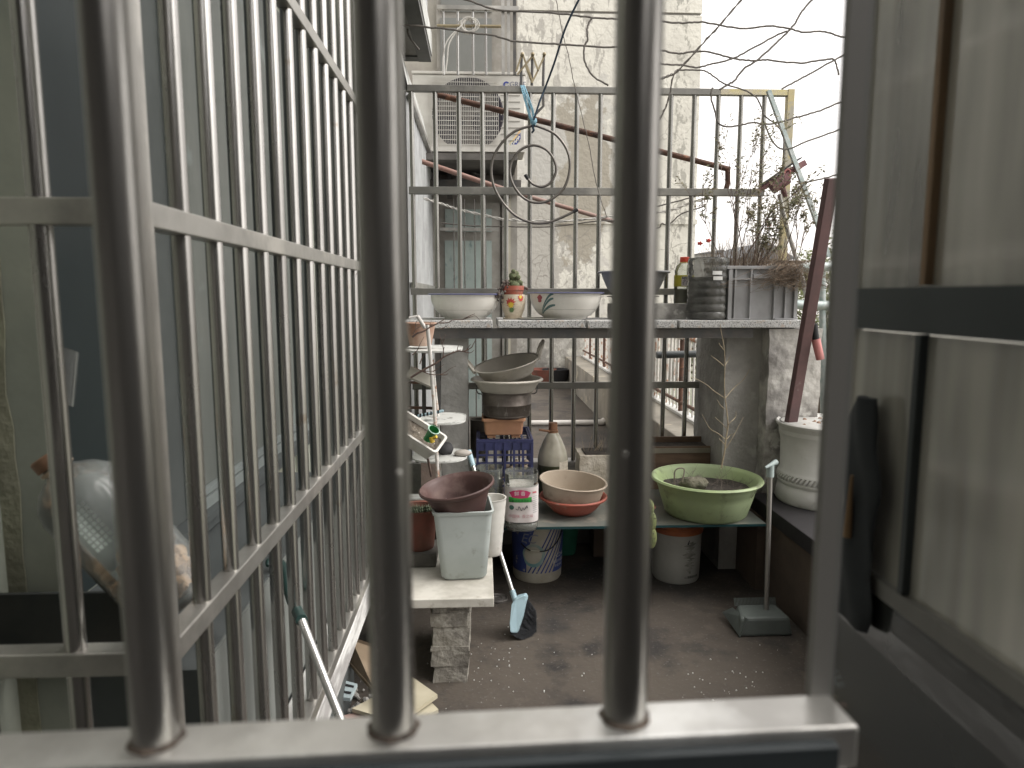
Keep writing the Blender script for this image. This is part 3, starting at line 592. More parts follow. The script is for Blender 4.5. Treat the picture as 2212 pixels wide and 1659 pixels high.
# galvanised railing on the right behind the counter
gv = thing('pipe_railing', 'galvanised pipe railing at the right end of the stone counter', 'railing', (2.1,4.35,.4))
for v0, v1 in ((582,575),(655,660)): MB().tube([P(1655,v0,4.35), P(1990,v1-(8 if v0 < 600 else -8),4.35)], .03, 10).build('rail', galv, gv)
for uu in (1713, 1776): MB().tube([P(uu,583,4.37), P(uu+4,1000,4.37)], .022, 8).build('post', galv, gv)

# ================================================================ GRILLES
# left box grille (corner at x=-.4, y=.86)
lg = thing('window_grille', 'stainless steel box grille of vertical bars over the left windows', 'window grille', (-.4,1.6,.49))
for nm, z in (('rail',.503),('rail',1.005),('rail',1.545),('rail',2.052),('rail',2.62)):
    MB().box(-.415,-.385,.849,2.43,z-.015,z+.015).build(nm, steel_d, lg, bevel=.002)
    if z > .6: MB().box(-1.0,-.416,.815,.845,z-.015,z+.015).build(nm, steel_d, lg, bevel=.002)
MB().box(-1.0,-.416,.815,.845,.488,.518).build('rail', steel_d, lg)
MB().box(-.418,-.382,.812,.848,.488,2.9).build('corner_post', steel_d, lg, bevel=.002); MB().box(-.418,-.382,2.43,2.466,.488,2.9).build('corner_post', steel_d, lg, bevel=.002)
zz = [.518,.99,1.02,1.53,1.56,2.037,2.067,2.605]
for k in range(13):
    y = .962+.1147*k
    b = MB()
    for j in range(0, 8, 2): b.tube([(-.4,y,zz[j]),(-.4,y,zz[j+1])], .0125, 16)
    b.build('bar', steel, lg)
for k in range(4):
    x = P(85,500,.83).x+.002-.1145*k; b = MB()
    for j in range(0, 8, 2): b.tube([(x,.83,zz[j]),(x,.83,zz[j+1])], .0125, 16)
    b.build('bar', steel, lg)
b = MB(); b.tube(cr([P(765,558,2.25)+Vector((0,0,.0)), P(772,568,2.25), P(760,577,2.24), P(772,590,2.22), P(780,598,2.2)]), .001, 4); b.build('wire_tie', wirem, lg)
# near grille (turned a few degrees)
nA = PZ(0, 1612, 1.205); nB = PZ(1780, 1525, 1.205); nd = (nB-nA).normalized(); nn = Vector((-nd.y, nd.x, 0))
ng = thing('window_grille', 'blurred stainless bars right in front of the camera', 'window grille', ((nA.x+nB.x)/2, nA.y, 1.18))
def nbase(u): 
    r = ray(u, 1590); # hit the vertical plane through nA, nB
    tt = (nA-CAMP).dot(nn)/r.dot(nn); return CAMP+r*tt
b = MB(); b.beam(nA-nd*.25+Vector((0,0,-.013))-nn*.004, nB+nd*.010+Vector((0,0,-.013))-nn*.004, .034, .026, nn); b.build('rail', steel_s, ng, bevel=.002)
b = MB(); b.beam(nA-nd*.3+Vector((0,0,-.045))-nn*.0255, nB-nd*.006+Vector((0,0,-.045))-nn*.0255, .008, .078, nn); b.build('shade_strip', sashd, ng, bevel=.001)  # added dark strip in place of the rail's shaded front face
for u in (338, 850, 1348, -190):
    q = nbase(u); b = MB(); b.tube([(q.x,q.y,1.205),(q.x,q.y,1.5),(q.x,q.y,2.2)], .0125, 28); b.build('bar', steel_n, ng)
    b = MB(); b.lathe([(.0150,0),(.0142,.001),(.0132,.0018),(.0126,.0022)], (q.x,q.y,1.2052), 32, wob=lambda a,z: .03*math.sin(7*a)+.02*math.sin(11*a)); b.build('weld_ring', M('burnt weld',(.20,.16,.13),(.10,.085,.075),60,.7,.5,bump=.5), ng)
q = nbase(850)
for u_, v_ in ((862,1022),(848,1483),(838,700),(1352,980)):
    qq = nbase(850 if u_ < 1000 else 1348); pz_ = P(u_, v_, qq.y-.011); b = MB(); b.ball(pz_, .0016, 8, (1,.5,1.2), .4); b.build('paint_spot', white_p, ng)
# right jamb + sash
ja = thing('window_jamb', 'blurred grey metal window jamb at the right end of the near bars', 'window jamb', (.2,.37,1.0))
xj = P(1824,0,.40).x
MB().box(xj-.000, xj+.011, .393, .40, .6, 2.4).build('jamb_face', jambm, ja); MB().box(xj+.0112, xj+.015, .395, .405, .6, 2.4).build('jamb_stop', M('jamb stop grey',(.20,.20,.19),(.16,.16,.15),5,.5,0,st=(1,1,.1)), ja)  # stop piece in its own slightly darker grey
sw = thing('glazed_sash', 'wide glazed window with dark crossbar filling the right side', 'window', (.4,.65,1.0))
MB().box(.398,.402,.42,.733,1.458,2.6).build('pane', sashglass, sw); MB().box(.398,.402,.42,.733,1.115,1.415).build('pane', sashglass, sw)
MB().box(.389,.411,.42,.734,1.417,1.458).build('crossbar', sashd, sw); MB().box(.39,.41,.42,.734,1.155,1.172).build('bottom_rail', jambm, sw)
MB().box(.394,.406,.42,.734,-.1,1.153).build('lower_panel', lowpan, sw)
MB().box(.390,.399,.602,.609,1.46,2.6).build('mullion', mulb, sw); MB().box(.390,.399,.602,.609,1.173,1.416).build('mullion', sashd, sw)
MB().box(.388,.412,.735,.745,-.1,2.6).build('end_stile', jambm, sw); 
pt = thing('fill_panel', 'pale panel added behind the sash glass to brighten it', 'fill_panel', (1.4,2.0,.45))  # added pale panel that catches sky light to brighten the glass
MB().box(1.08,1.85,2.0,2.04,.45,2.9).build('panel', fillm, pt); MB().box(1.08,1.85,1.985,1.999,1.40,1.48).build('dark_band', sashd, pt)
jk = thing('glass_reflection', 'small dark shape added flat on the right glass as a blurred reflection', 'reflection shape', (.38,.665,1.10))  # added dark shape imitating a blurred reflection in the glass
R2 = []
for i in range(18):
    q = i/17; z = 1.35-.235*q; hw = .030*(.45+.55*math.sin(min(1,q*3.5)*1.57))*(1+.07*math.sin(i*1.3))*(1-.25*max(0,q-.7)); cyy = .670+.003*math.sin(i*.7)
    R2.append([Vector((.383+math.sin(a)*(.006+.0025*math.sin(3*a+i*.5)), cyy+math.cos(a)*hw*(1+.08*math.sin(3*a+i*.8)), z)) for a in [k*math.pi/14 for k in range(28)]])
b = MB(); b.rings(R2, True, True, True); b.build('dark_shape', reflm, jk)
b = MB(); b.tube([(.374,.6705,1.27),(.374,.672,1.205)], [.0015,.0045], 8); b.build('glint', tanm, jk)
b = MB(); c = P(1950,800,1.0); b.tube(cr([c+Vector((-.05,0,-.012)), c+Vector((0,0,.012)), c+Vector((.05,0,.004)), c+Vector((.04,0,-.02)), c+Vector((-.05,0,-.014))]), .0015, 5); b.tube(cr([c+Vector((0,0,.012)), c+Vector((0,0,.03)), c+Vector((.012,0,.035))]), .0015, 5); b.build('hanger_reflection', wirem, None, 'thin wire hanger shape added behind the right glass as its reflection', 'hanger')  # wire added behind the pane to imitate a hanger's reflection

# fence at the end of the terrace
yF = 3.95
fe = thing('bar_fence', 'stainless bar fence with flat rails across the end of the terrace', 'fence', (.65,yF,.5))
xl = -.395; x1 = P(1705,190,yF).x
for v0, v1, u1 in ((187,201,1712),(405,421,1650),(623,637,1712),(826,840,1563)):
    za = P(1100,v1,yF).z; zb = P(1100,v0,yF).z; MB().box(xl, P(u1,v0,yF).x, yF-.016, yF+.016, za, zb).build('rail', rail_f, fe, bevel=.002)
for j, uu in enumerate((889,940,991,1042,1093,1145,1195,1246,1297,1347,1398,1449,1499,1551,1600,1650)):
    x = P(uu,250,yF).x; zb = .50
    if j > 12: zb = 1.34
    MB().tube([(x,yF,zb),(x,yF,P(1100,201,yF).z-.0005)], .0128, 16).build('bar', steel_f, fe)
MB().box(x1-.012, x1+.024, yF-.02, yF+.02, 1.34, P(1100,187,yF).z+.001).build('end_post', M('yellowed post',(.45,.39,.22),(.36,.34,.28),12,.45,.3,lo=.45,hi=.55), fe)
MB().box(P(1555,187,yF).x, x1-.014, yF-.0175, yF-.0165, P(1100,200,yF).z, P(1100,188,yF).z).build('tape', M('yellow tape',(.62,.55,.27),(.55,.50,.38),20,.5), fe)
MB().box(-.45,1.39,3.93,4.04,0,.495).build('low_wall', concrete, None, 'low cement wall under the bar fence', 'wall', bevel=.005)

# ================================================================ COUNTER
yC = 3.4; zC = 1.333
gp = 'speckled granite slabs of the counter'
for u0, u1, dz, lb in ((868,1064,0,'granite slab under the plain white enamel basin, leftmost of the counter'),(1076,1265,.0,'granite slab under the flower pot and the patterned enamel basin'),(1270,1463,-.002,'granite slab carrying the cement block and the grey basin'),(1468,1742,-.001,'long granite slab under the dark ribbed jar and the grey crate')):
    MB().box(P(u0,692,yC).x, P(u1,692,yC).x, yC+random.uniform(0,.01), yF-.03, zC-.038+dz, zC+dz).build('granite_slab', granite, None, lb, 'slab', gp, bevel=.004)
zt = zC-.042
MB().box(P(895,720,yC).x, P(1632,720,yC).x, yC+.03, yC+.075, zt-.048, zt).box(P(895,720,yC).x, P(1632,720,yC).x, yC+.076, yC+.11, zt-.012, zt).build('support_beam', dark_metal, None, 'dark angle steel beam carrying the granite slabs', 'beam')
def rough(x0,x1,y0,y1,z0,z1,amp,n=14,sd=0,fq=9):
    b = MB(); 
    nx = max(2,int((x1-x0)/.02)); ny = max(2,int((y1-y0)/.03)); nz_ = max(2,int((z1-z0)/.02)); V = {}; vs_ = []
    def vid(i,j,k):
        if (i,j,k) not in V:
            p = Vector((x0+(x1-x0)*i/nx, y0+(y1-y0)*j/ny, z0+(z1-z0)*k/nz_)); d = noise.noise_vector(p*fq+Vector((sd,sd,sd)))*amp+noise.noise_vector(p*fq*3.3)*amp*.4
            if k == nz_ or k == 0: d.z = 0
            V[(i,j,k)] = len(vs_); vs_.append(p+d)
        return V[(i,j,k)]
    F = []
    for i in range(nx):
        for k in range(nz_):
            F += [(vid(i,0,k),vid(i+1,0,k),vid(i+1,0,k+1),vid(i,0,k+1)),(vid(i,ny,k),vid(i,ny,k+1),vid(i+1,ny,k+1),vid(i+1,ny,k))]
    for j in range(ny):
        for k in range(nz_):
            F += [(vid(0,j,k),vid(0,j,k+1),vid(0,j+1,k+1),vid(0,j+1,k)),(vid(nx,j,k),vid(nx,j+1,k),vid(nx,j+1,k+1),vid(nx,j,k+1))]
    for i in range(nx):
        for j in range(ny): F += [(vid(i,j,nz_),vid(i+1,j,nz_),vid(i+1,j+1,nz_),vid(i,j+1,nz_)),(vid(i,j,0),vid(i,j+1,0),vid(i+1,j+1,0),vid(i+1,j,0))]
    b.add(vs_, F); return b
rough(P(952,800,yC+.08).x, P(1010,800,yC+.08).x, yC+.08, yC+.33, 0, zC-.04, .004).build('concrete_pillar', concrete, None, 'plain concrete pillar under the left end of the counter', 'pillar')
rough(P(1567,800,yC+.115).x, P(1660,800,yC+.115).x, yC+.115, yF+.06, 0, zC-.043, .004, sd=3).build('concrete_pillar', concrete, None, 'dark concrete pillar behind the lime green basin', 'pillar')
rough(P(1662,800,yC).x, P(1776,800,yC).x, yC+.02, yC+.16, .0, zC-.045, .012, sd=8, fq=6).build('cement_wall', concrete_l, None, 'ragged flaking cement wall end behind the red-brown post', 'wall')
# lower shelf
yS = 3.1; zS = .39
sh = thing('glass_shelf', 'dusty dark glass shelf on cement blocks holding basins and jars', 'shelf', (.68,3.4,zS-.012))
MB().box(P(905,1135,yS).x, P(1655,1135,yS).x, yS, 3.90, zS-.011, zS).build('shelf_top', tabglass, sh); MB().box(P(905,1135,yS).x, P(1655,1135,yS).x, yS-.0025, yS-.0005, zS-.012, zS-.001).build('edge', glass_edge, sh)
MB().box(P(1592,1200,3.5).x, P(1640,1200,3.5).x, 3.25, 3.88, 0, zS-.013).build('support_block', brownwall, sh); MB().box(-.33,-.12,3.2,3.88,0,zS-.013).build('support_block', brownwall, sh)
MB().box(.62,.72,3.72,3.88,0,zS-.013).build('support_block', brownwall, sh)
# brown bench wall on the right
bw = thing('cement_bench', 'brown stained cement bench with black ledge at the right', 'bench', (1.6,2.6,0))
MB().box(1.39,1.85,1.5,3.41,0,.372).build('body', brownwall, bw, bevel=.004); MB().box(1.37,1.85,1.5,3.415,.375,.446).build('ledge', blackledge, bw, bevel=.004)
# stone slab on brick pillar at left
pr0, pr1 = P(934,1400,2.47).x, P(1012,1400,2.47).x
pier = MB(); zc_ = 0
for k, (hh_, dx0, dx1, dy) in enumerate(((.058,.004,-.004,.003),(.010,.004,-.004,.005),(.062,-.003,.002,.0),(.016,-.004,.003,-.003),(.070,.002,.004,.004),(.009,.005,-.003,.006),(.054,-.005,-.002,-.002),(.008,.002,-.001,.004),(.032,.0,.004,.0))):
    q = rough(pr0+dx0, pr1+dx1, 2.47+dy, 2.85, zc_, zc_+hh_, .009, sd=5+k*3, fq=13); pier.add(q.v, q.f, True); zc_ += hh_
pier.build('brick_pillar', brickm, None, 'crumbling brick and mortar pier under the pale stone slab', 'pillar')
zB = .355; yB_ = 2.42
MB().box(P(870,1275,yB_).x-.05, P(1067,1275,yB_).x, yB_, 2.92, zB-.034, zB).build('stone_slab', stone_w, None, 'pale stone slab lying on the crumbling brick pier', 'slab', bevel=.003)

# ---------------------------------------------------------------- things on the counter
def basin(name, lab, u, w, v_top, yc, zb, rb_f, mat, rimmat, motif=False):
    rt = w*yc/1500/2*.985; c = P(u, 690, yc); c.z = zb; h = P(u, v_top, yc-rt*.1).z-zb
    t = thing(name, lab, 'basin', c)
    rb = rt*rb_f; pr = [(0,0),(rb,0),(rb+.002,.008),(rb*1.12,.016)]
    for i in range(1, 9):
        a = i/8; pr.append((rb*1.12+(rt-rb*1.12)*math.sin(a*math.pi/2)**.9, .016+(h-.02)*a**1.25))
    rf = lambda z: next((pr[i][0]+(pr[i+1][0]-pr[i][0])*(z-pr[i][1])/max(1e-6, pr[i+1][1]-pr[i][1]) for i in range(2, len(pr)-1) if pr[i][1] <= z <= pr[i+1][1]), rt)
    full = pr+[(rt+.012, h-.001),(rt+.013,h+.002),(rt,h+.001)]+[(max(.001,r-.003), z+.003) for r, z in pr[::-1]][:-2]+[(0,.003)]
    MB().lathe(full, c, 64).build('bowl', mat, t)
    MB().lathe([(rt+.009,h-.003),(rt+.0145,h-.002),(rt+.0155,h+.002),(rt+.009,h+.004)], c, 64).build('rim', rimmat, t)
    MB().lathe([(rf(h*.38)+.0002,h*.38-.0015),(rf(h*.38)+.0012,h*.38),(rf(h*.38)+.0002,h*.38+.0015)], c, 64).build('seam', M('enamel seam',(.45,.43,.39),None,5,.5), t)
    return t, c, rf, h
basin('enamel_basin','plain white enamel basin with thin blue rim on the leftmost granite slab',1005,148,636,3.63,zC+.001,.60,enamel,blue_rim)
t, c, rf, h = basin('enamel_basin','white enamel basin with dark green swirl motif beside the flower pot',1221,156,633,3.63,zC+.001,.60,enamel,blue_rim)
mp = cyl(c, rf, .0015)
for k, (z0, z1, sl_) in enumerate(((.118,.128,.115),(.095,.105,.11),(.05,.072,.12),)):
    b = MB(); rr = []
    for i in range(13):
        a = i/12; s = -.135+sl_*a*.62+.0; z = .028+(z1-.028)*math.sin(a*1.57)**.8; wd = .004+.0035*math.sin(a*3.1)
        rr.append([mp(s-.02+k*.004, z-wd), mp(s-.02+k*.004, z+wd)])
    b.rings(rr, False); b.build('motif', green_mot, t)
b = polymap([(-.166+.016*math.cos(a)*(1+.3*math.sin(5*a)), .105+.02*math.sin(a)) for a in [k*.4 for k in range(16)]], mp); b.build('motif', M('motif dull red',(.35,.08,.1),None,9,.4), t)
# lid and plates under
MB().lathe([(0,0),(.10,0),(.115,.006),(.112,.007),(.098,.002),(0,.002)], P(1165,690,3.56)*1+Vector((0,0,0)), 48).xf(Matrix.Translation((0,0,zC+.001-P(1165,690,3.56).z))).build('flat_plate', M('plate',(.5,.49,.44),None,9,.4), None, 'flat pale plate on the granite beside the patterned basin', 'plate')
# cactus pot
cp = P(1109,690,3.58); cp.z = zC
t = thing('flower_pot', 'cream ceramic pot with red and yellow maple leaves holding a red pot of cactus', 'flower pot', cp)
rfp = lambda z: .040+.022*math.sin(min(1, max(0,z)/.085)*math.pi/2)-.004*max(0,(z-.085)/.035)
prf = [(0,.008)]+[(rfp(z), .008+z) for z in [i*.118/10 for i in range(11)]]+[(.052,.126),(.05,.10),(0,.10)]
MB().lathe(prf, cp, 40).build('outer_pot', cream_pot, t)
MB().lathe([(0,0),(.05,0),(.056,.008),(.053,.009),(.045,.004),(0,.004)], cp, 40).build('saucer', cream_pot, t)
mp = cyl(cp, lambda z: rfp(z-.008), .001)
def maple(cx, cy, r, mat, a0=0):
    pts = []
    for k in range(22):
        a = a0+k*math.pi/11; q = r*(1 if k % 2 else .62)*(1.15 if math.sin(a) > .2 else .85); pts.append((cx+math.cos(a)*q, cy+math.sin(a)*q))
    return pts
polymap(maple(-.018,.082,.027,0), mp).build('leaf_print', red_mot, t)
mp = cyl(cp, lambda z: rfp(z-.008), .0016); polymap(maple(-.016,.071,.018,0,.3), mp).build('leaf_print', yel_mot, t); polymap(maple(-.012,.047,.017,0,.1), mp).build('leaf_print', olive_mot, t)
polymap(maple(.038,.105,.020,0,.5), mp).build('leaf_print', red_mot, t); mp = cyl(cp, lambda z: rfp(z-.008), .002); polymap(maple(.036,.112,.011,0,.5), mp).build('leaf_print', yel_mot, t)
q = cp+Vector((0,0,.112)); MB().lathe([(0,0),(.045,0),(.052,.035),(.056,.036),(.056,.058),(.050,.058),(.048,.04),(0,.04)], q, 40).build('inner_pot', terra, t)
b = MB(); sp = MB(); cc = q+Vector((0,0,.045))
for dx, dz, r in ((0,.035,.022),(.018,.03,.022),(-.005,.062,.019),(.012,.072,.018),(-.03,.02,.018),(-.042,.018,.014),(.03,.015,.02),(.006,.012,.024),(-.014,.03,.016),(.022,.055,.015),(.035,.028,.014),(.0,.085,.012)):
    o = cc+Vector((dx,random.uniform(-.02,.015),dz)); b.ball(o, r, 8, nz=.15)
    for _ in range(60):
        e = Vector((random.gauss(0,1),random.gauss(0,1),random.gauss(0,1))).normalized(); f = e.orthogonal().normalized()*.0006; sp.add([o+e*r*.97-f, o+e*r*.97+f, o+e*(r+.0055)], [(0,1,2)])
b.build('cactus', cactusm, t); sp.build('spines', spine, t)
b = MB(); 
for _ in range(60):
    a = random.random(); o = cc+Vector((-.035-.045*a+random.gauss(0,.01), random.uniform(-.045,.0), .02-.085*a*a+random.gauss(0,.008))); b.ball(o, random.uniform(.004,.008), 4)
b.tube([cc+Vector((.045,-.01,.01)),cc+Vector((.075,-.02,-.005))],[.005,.008],6); b.build('dead_succulent', M('dead succulent',(.10,.075,.07),(.18,.15,.13),40,.9), t)
# grey melamine basins behind the near bar
z0 = P(1370,688,3.6).z
t = thing('cement_block', 'weathered cement block under the grey basin on the counter', 'block', P(1430,690,3.7))
x0, x1_ = P(1330,690,3.58).x, P(1482,690,3.58).x
rough(x0, x1_, 3.58, 3.82, zC, P(1400,656,3.58).z, .002, sd=4).build('body', concrete_l, t)
zb_ = P(1400,656,3.58).z
c = P(1368,640,3.72); c.z = zb_+.0
MB().lathe(vessel(.085,.118,.035,.004,.02,.6), c, 48, wob=lambda a,z: .02*math.sin(3*a)).build('clay_dish', M('grey dish',(.20,.18,.165),None,6,.6), None, 'small grey dish between the cement block and the grey basin', 'dish')
c = P(1368,632,3.72); c.z = zb_+.041; hh = P(1368,590,3.72).z-c.z
MB().lathe(vessel(.10,.172,hh,.004,.018,.55,rimh=.01), c, 64, wob=lambda a,z: .035*math.sin(2*a+.5)*min(1,z/.05)).build('grey_basin', M('grey plastic',(.25,.25,.255),(.19,.19,.19),5,.5), None, 'warped grey plastic basin on the cement block behind the near bar', 'basin')
# drink bottle
c = P(1476,656,3.72); c.z = zb_
t = thing('drink_bottle', 'drink bottle with red cap and yellow label behind the ribbed jar', 'bottle', c)
H = P(1478,556,3.72).z-zb_; R0 = .052
prf = [(0,0),(R0*.95,0),(R0,.012),(R0*.98,H*.35),(R0,H*.38),(R0,H*.60),(R0*.93,H*.63),(R0*.98,H*.70),(R0*.8,H*.82),(R0*.45,H*.885),(R0*.42,H*.91),(0,H*.91)]
MB().lathe(prf, c, 40).build('body', clearp, t)
MB().lathe([(0,.002),(R0*.93,.002),(R0*.96,.012),(R0*.95,H*.3),(0,H*.3)], c, 32).build('contents', M('olive liquid',(.16,.14,.06),(.22,.19,.08),9,.4), t)
lab = MB().lathe([(R0+.0012,H*.37),(R0+.0013,H*.61)], c, 40).build('label_band', label_y, t)
MB().lathe([(R0*.47,H*.90),(R0*.47,H),(R0*.40,H+.002),(0,H+.002)], c, 32).build('cap', cap_r, t); MB().lathe([(R0*.46,H*.875),(R0*.46,H*.897)], c, 32).build('neck_ring', M('amber ring',(.6,.4,.1),None,5,.4), t)
mp = cyl(c, lambda z: R0+.0014, .0006); grid(mp, -.028,.03,H*.38,H*.575,8,3).build('label_patch', papr, lab)
mp = cyl(c, lambda z: R0+.0022, .0006); grid(mp, -.026,.028,H*.53,H*.575,8,2).build('label_bar', inkm, lab)
text('30%', .030, lambda x, y: mp(x-.024, H*.455+y), inkm, lab); text('蛋白果饮', .012, lambda x, y: mp(x-.024, H*.41+y), inkm, lab)
mp2 = cyl(c, lambda z: R0+.0028, .0006); text('优选果汁', .013, lambda x, y: mp2(x-.024, H*.54+y), whitem, lab)
# cut ribbed jar of dark soil
c = P(1526,690,3.52); c.z = zC; W = 88*3.52/1500/2; H = P(1526,556,3.45).z-zC
t = thing('cut_jar', 'cut ribbed clear jar packed with dark soil in front of the grey crate', 'jar', c)
def jarw(a, z): return .05*math.cos(4*a)*-1*.6+.012*math.sin(2*a+z*9)
pr = [(0,0),(W*.9,0)]; 
n = 56
for i in range(n+1):
    z = .006+(H-.006)*i/n; q = abs(math.sin(math.pi*(z/H)*8)); pr.append((W*(.93+.06*q**.5), z))
pr += [(W*.955,H)]+[(W*.92,H-.002)]
MB().lathe(pr, c, 64, wob=jarw).build('shell', clearm('sooty clear plastic',(.8,.8,.78),.25,.12,(.3,.3,.28)), t)
MB().lathe([(0,.004)]+[(r-.004, z) for r, z in pr[2:-20]]+[(0,pr[-20][1])], c, 64, wob=jarw).build('soil', M('packed dark soil',(.05,.048,.046),(.085,.078,.072),9,.75,bump=.4,c3=(.15,.13,.115),sc3=5,lo3=.55,hi3=.7), t)
mp = cyl(c, lambda z: W*1.03, .002)
for s0, zz0 in ((-.008,H*.66),(-.012,H*.745)): grid(mp, s0, s0+.05, zz0-.007, zz0+.011, 6, 1).build('label_scrap', whitem, t)
# grey crate with weeds
cA = P(1566,685,3.44); cB = P(1722,685,3.44); zc1 = P(1640,577,3.44).z
t = thing('grey_crate', 'large grey plastic crate overgrown with dry weeds at the right end of the counter', 'crate', ((cA.x+cB.x)/2,3.62,zC))
x0, x1_, y0, y1 = cA.x, cB.x, 3.44, 3.80
b = MB(); b.box(x0+.012,x1_-.006,y0+.012,y0+.02,zC,zc1).box(x0+.012,x1_-.006,y1-.02,y1-.012,zC,zc1).box(x0+.012,x0+.02,y0+.021,y1-.021,zC,zc1).box(x1_-.014,x1_-.006,y0+.021,y1-.021,zC,zc1).box(x0+.02,x1_-.014,y0+.02,y1-.02,zC+.002,zC+.01); b.build('walls', crate_g, t)
MB().box(x0,x1_+.004,y0-.006,y0+.011,zc1-.010,zc1+.006).box(x0,x1_+.004,y1-.011,y1+.006,zc1-.010,zc1+.006).box(x1_-.005,x1_+.006,y0+.012,y1-.012,zc1-.010,zc1+.006).box(x0-.006,x0+.011,y0+.012,y1-.012,zc1-.010,zc1+.006).build('rim', crate_g, t, bevel=.002)
b = MB(); 
for uu in (1588, 1622, 1674, 1698): x = P(uu,630,y0).x; b.box(x-.004,x+.004,y0-.003,y0+.0115,zC+.004,zc1-.011)
b.box(x0+.012,P(1622,630,y0).x-.005,y0-.002,y0+.0113,zc1-.062,zc1-.054).box(P(1676,630,y0).x+.0,x1_-.006,y0-.002,y0+.0112,zc1-.062,zc1-.054).box(x0+.012,x0+.03,y0-.004,y0+.0114,zC+.004,zc1-.011).box(x1_-.02,x1_-.004,y0-.004,y0+.0114,zC+.004,zc1-.011).box(x0+.012,P(1622,630,y0).x,y0-.006,y0+.011,zC+.001,zC+.008).box(P(1676,630,y0).x,x1_,y0-.006,y0+.011,zC+.001,zC+.008)
b.build('ribs', crate_g, t)
MB().box(P(1626,630,y0).x,P(1672,630,y0).x,y0-.004,y0+.0114,zc1-.055,zc1-.035).build('grip_lip', crate_g, t)
MB().box(x0+.021,x1_-.015,y0+.021,y1-.021,zC+.012,zc1-.03).build('soil', soil_d, t)
# weeds: each tall one a plant
def weed(uv, yy, h, lean, lab, depth=2, ls=.014, n=1, mats=(twig,leafm), r=.0032, spread=.55, kids=(2,4)):
    base = P(uv[0], uv[1], yy); base.z = zc1-.04; b = MB(); l = MB()
    for _ in range(n): twigs(b, base+Vector((random.uniform(-.03,.03),random.uniform(-.03,.03),0)), Vector((lean[0]+random.uniform(-.12,.12),lean[1],1)), h*random.uniform(.8,1.05), r, depth, l, spread, ls, kids)
    t = thing('weed_plant', lab, 'weed', base, 'dry weeds in the grey crate'); b.build('stem', mats[0], t)
    if l.v: l.build('leaves', mats[1], t)
weed((1580,575),3.62,.62,(.0,0),'tall thin dry weed with curled leaves growing at the left of the grey crate',3)
weed((1592,575),3.55,.58,(.12,0),'tall dry weed leaning right out of the grey crate',3)
weed((1600,575),3.58,.55,(.62,0),'woody branching weed spreading right across the pink bracket',3,r=.0045)
weed((1660,575),3.6,.40,(.35,-.1),'leafy weed leaning right at the middle of the grey crate',3)
weed((1690,575),3.6,.42,(.45,0),'dry weed with narrow leaves at the right end of the crate',3)
weed((1572,575),3.6,.34,(-.5,0),'weed bending left over the ribbed jar',3)
for k_, (uu_, lx_, h_, lb_) in enumerate(((1584,-.25,.44,'thin weed arching left behind the ribbed jar'),(1620,.2,.48,'curled leaf weed in front of the second fence bar right of the jar'),(1648,.35,.52,'tall weed crossing the mauve bracket from below'),(1700,.3,.34,'drooping weed over the right rim of the crate'),(1665,-.3,.36,'weed leaning left above the grip of the crate'))):
    weed((uu_,575),3.5+.05*k_,h_,(lx_,0),lb_,3,.017)
weed((1610,575),3.66,.50,(-.15,.1),'slender dry weed at the back of the crate, left of the middle bars',3)
weed((1675,575),3.68,.50,(.55,.1),'dry weed reaching far right past the leaning green pole',3)
weed((1630,575),3.5,.26,(.3,-.1),'low leafy weed at the front rim of the crate',3,n=2,kids=(3,5))
weed((1640,575),3.55,.30,(-.1,-.1),'short bushy weed in the middle of the crate',3,n=2)
b = MB()
for _ in range(520):
    p = Vector((random.uniform(x0-.02,x1_), random.uniform(y0+.03,y1-.03), zc1-.04)); d = Vector((random.gauss(0,.35),random.gauss(0,.25),1)); L = random.uniform(.06,.24)
    b.tube([p, p+d*L*.5, p+d*L+Vector((random.gauss(0,.03),0,-.01))], [.0012,.0009,.0004], 3)
for _ in range(150):
    p = Vector((random.uniform(x1_-.13,x1_+.03), y0-.006-random.random()*.03, zc1+.01)); d = Vector((random.gauss(0,.06),-.02,0)); L = random.uniform(.05,.17)
    b.tube(cr([p+Vector((random.gauss(0,.05),.05,.01)), p+Vector((random.gauss(0,.02),0,.02)), p+d+Vector((random.gauss(0,.04),-.012,-L*.35)), p+d*1.6+Vector((random.gauss(0,.045),0,-L*.8)), p+Vector((random.gauss(0,.06),-.01,-L*.5))],3), .0008, 3)
b.build('dry_grass', M('dry grass',(.22,.165,.12),(.13,.10,.075),20,.9), None, None, None, None, 'stuff')
for uu, vv in ((1590,493),(1661,487),(1512,526),(1530,520)):
    q = P(uu,vv,4.6); b = MB(); b.ball(q, .008, 6, nz=.5)
    for a_ in range(5): b.ball(q+Vector((math.cos(a_*1.26)*.012,0,math.sin(a_*1.26)*.008)), .006, 5, nz=.6); b.build('red_flower', redfl, None, {1590:'red bloom high above the grey crate',1661:'red bloom behind the crate, rightmost',1512:'red bloom above the drink bottle, leftmost',1530:'red bloom just above the ribbed jar'}[uu], 'flower', 'red blooms behind the weeds')

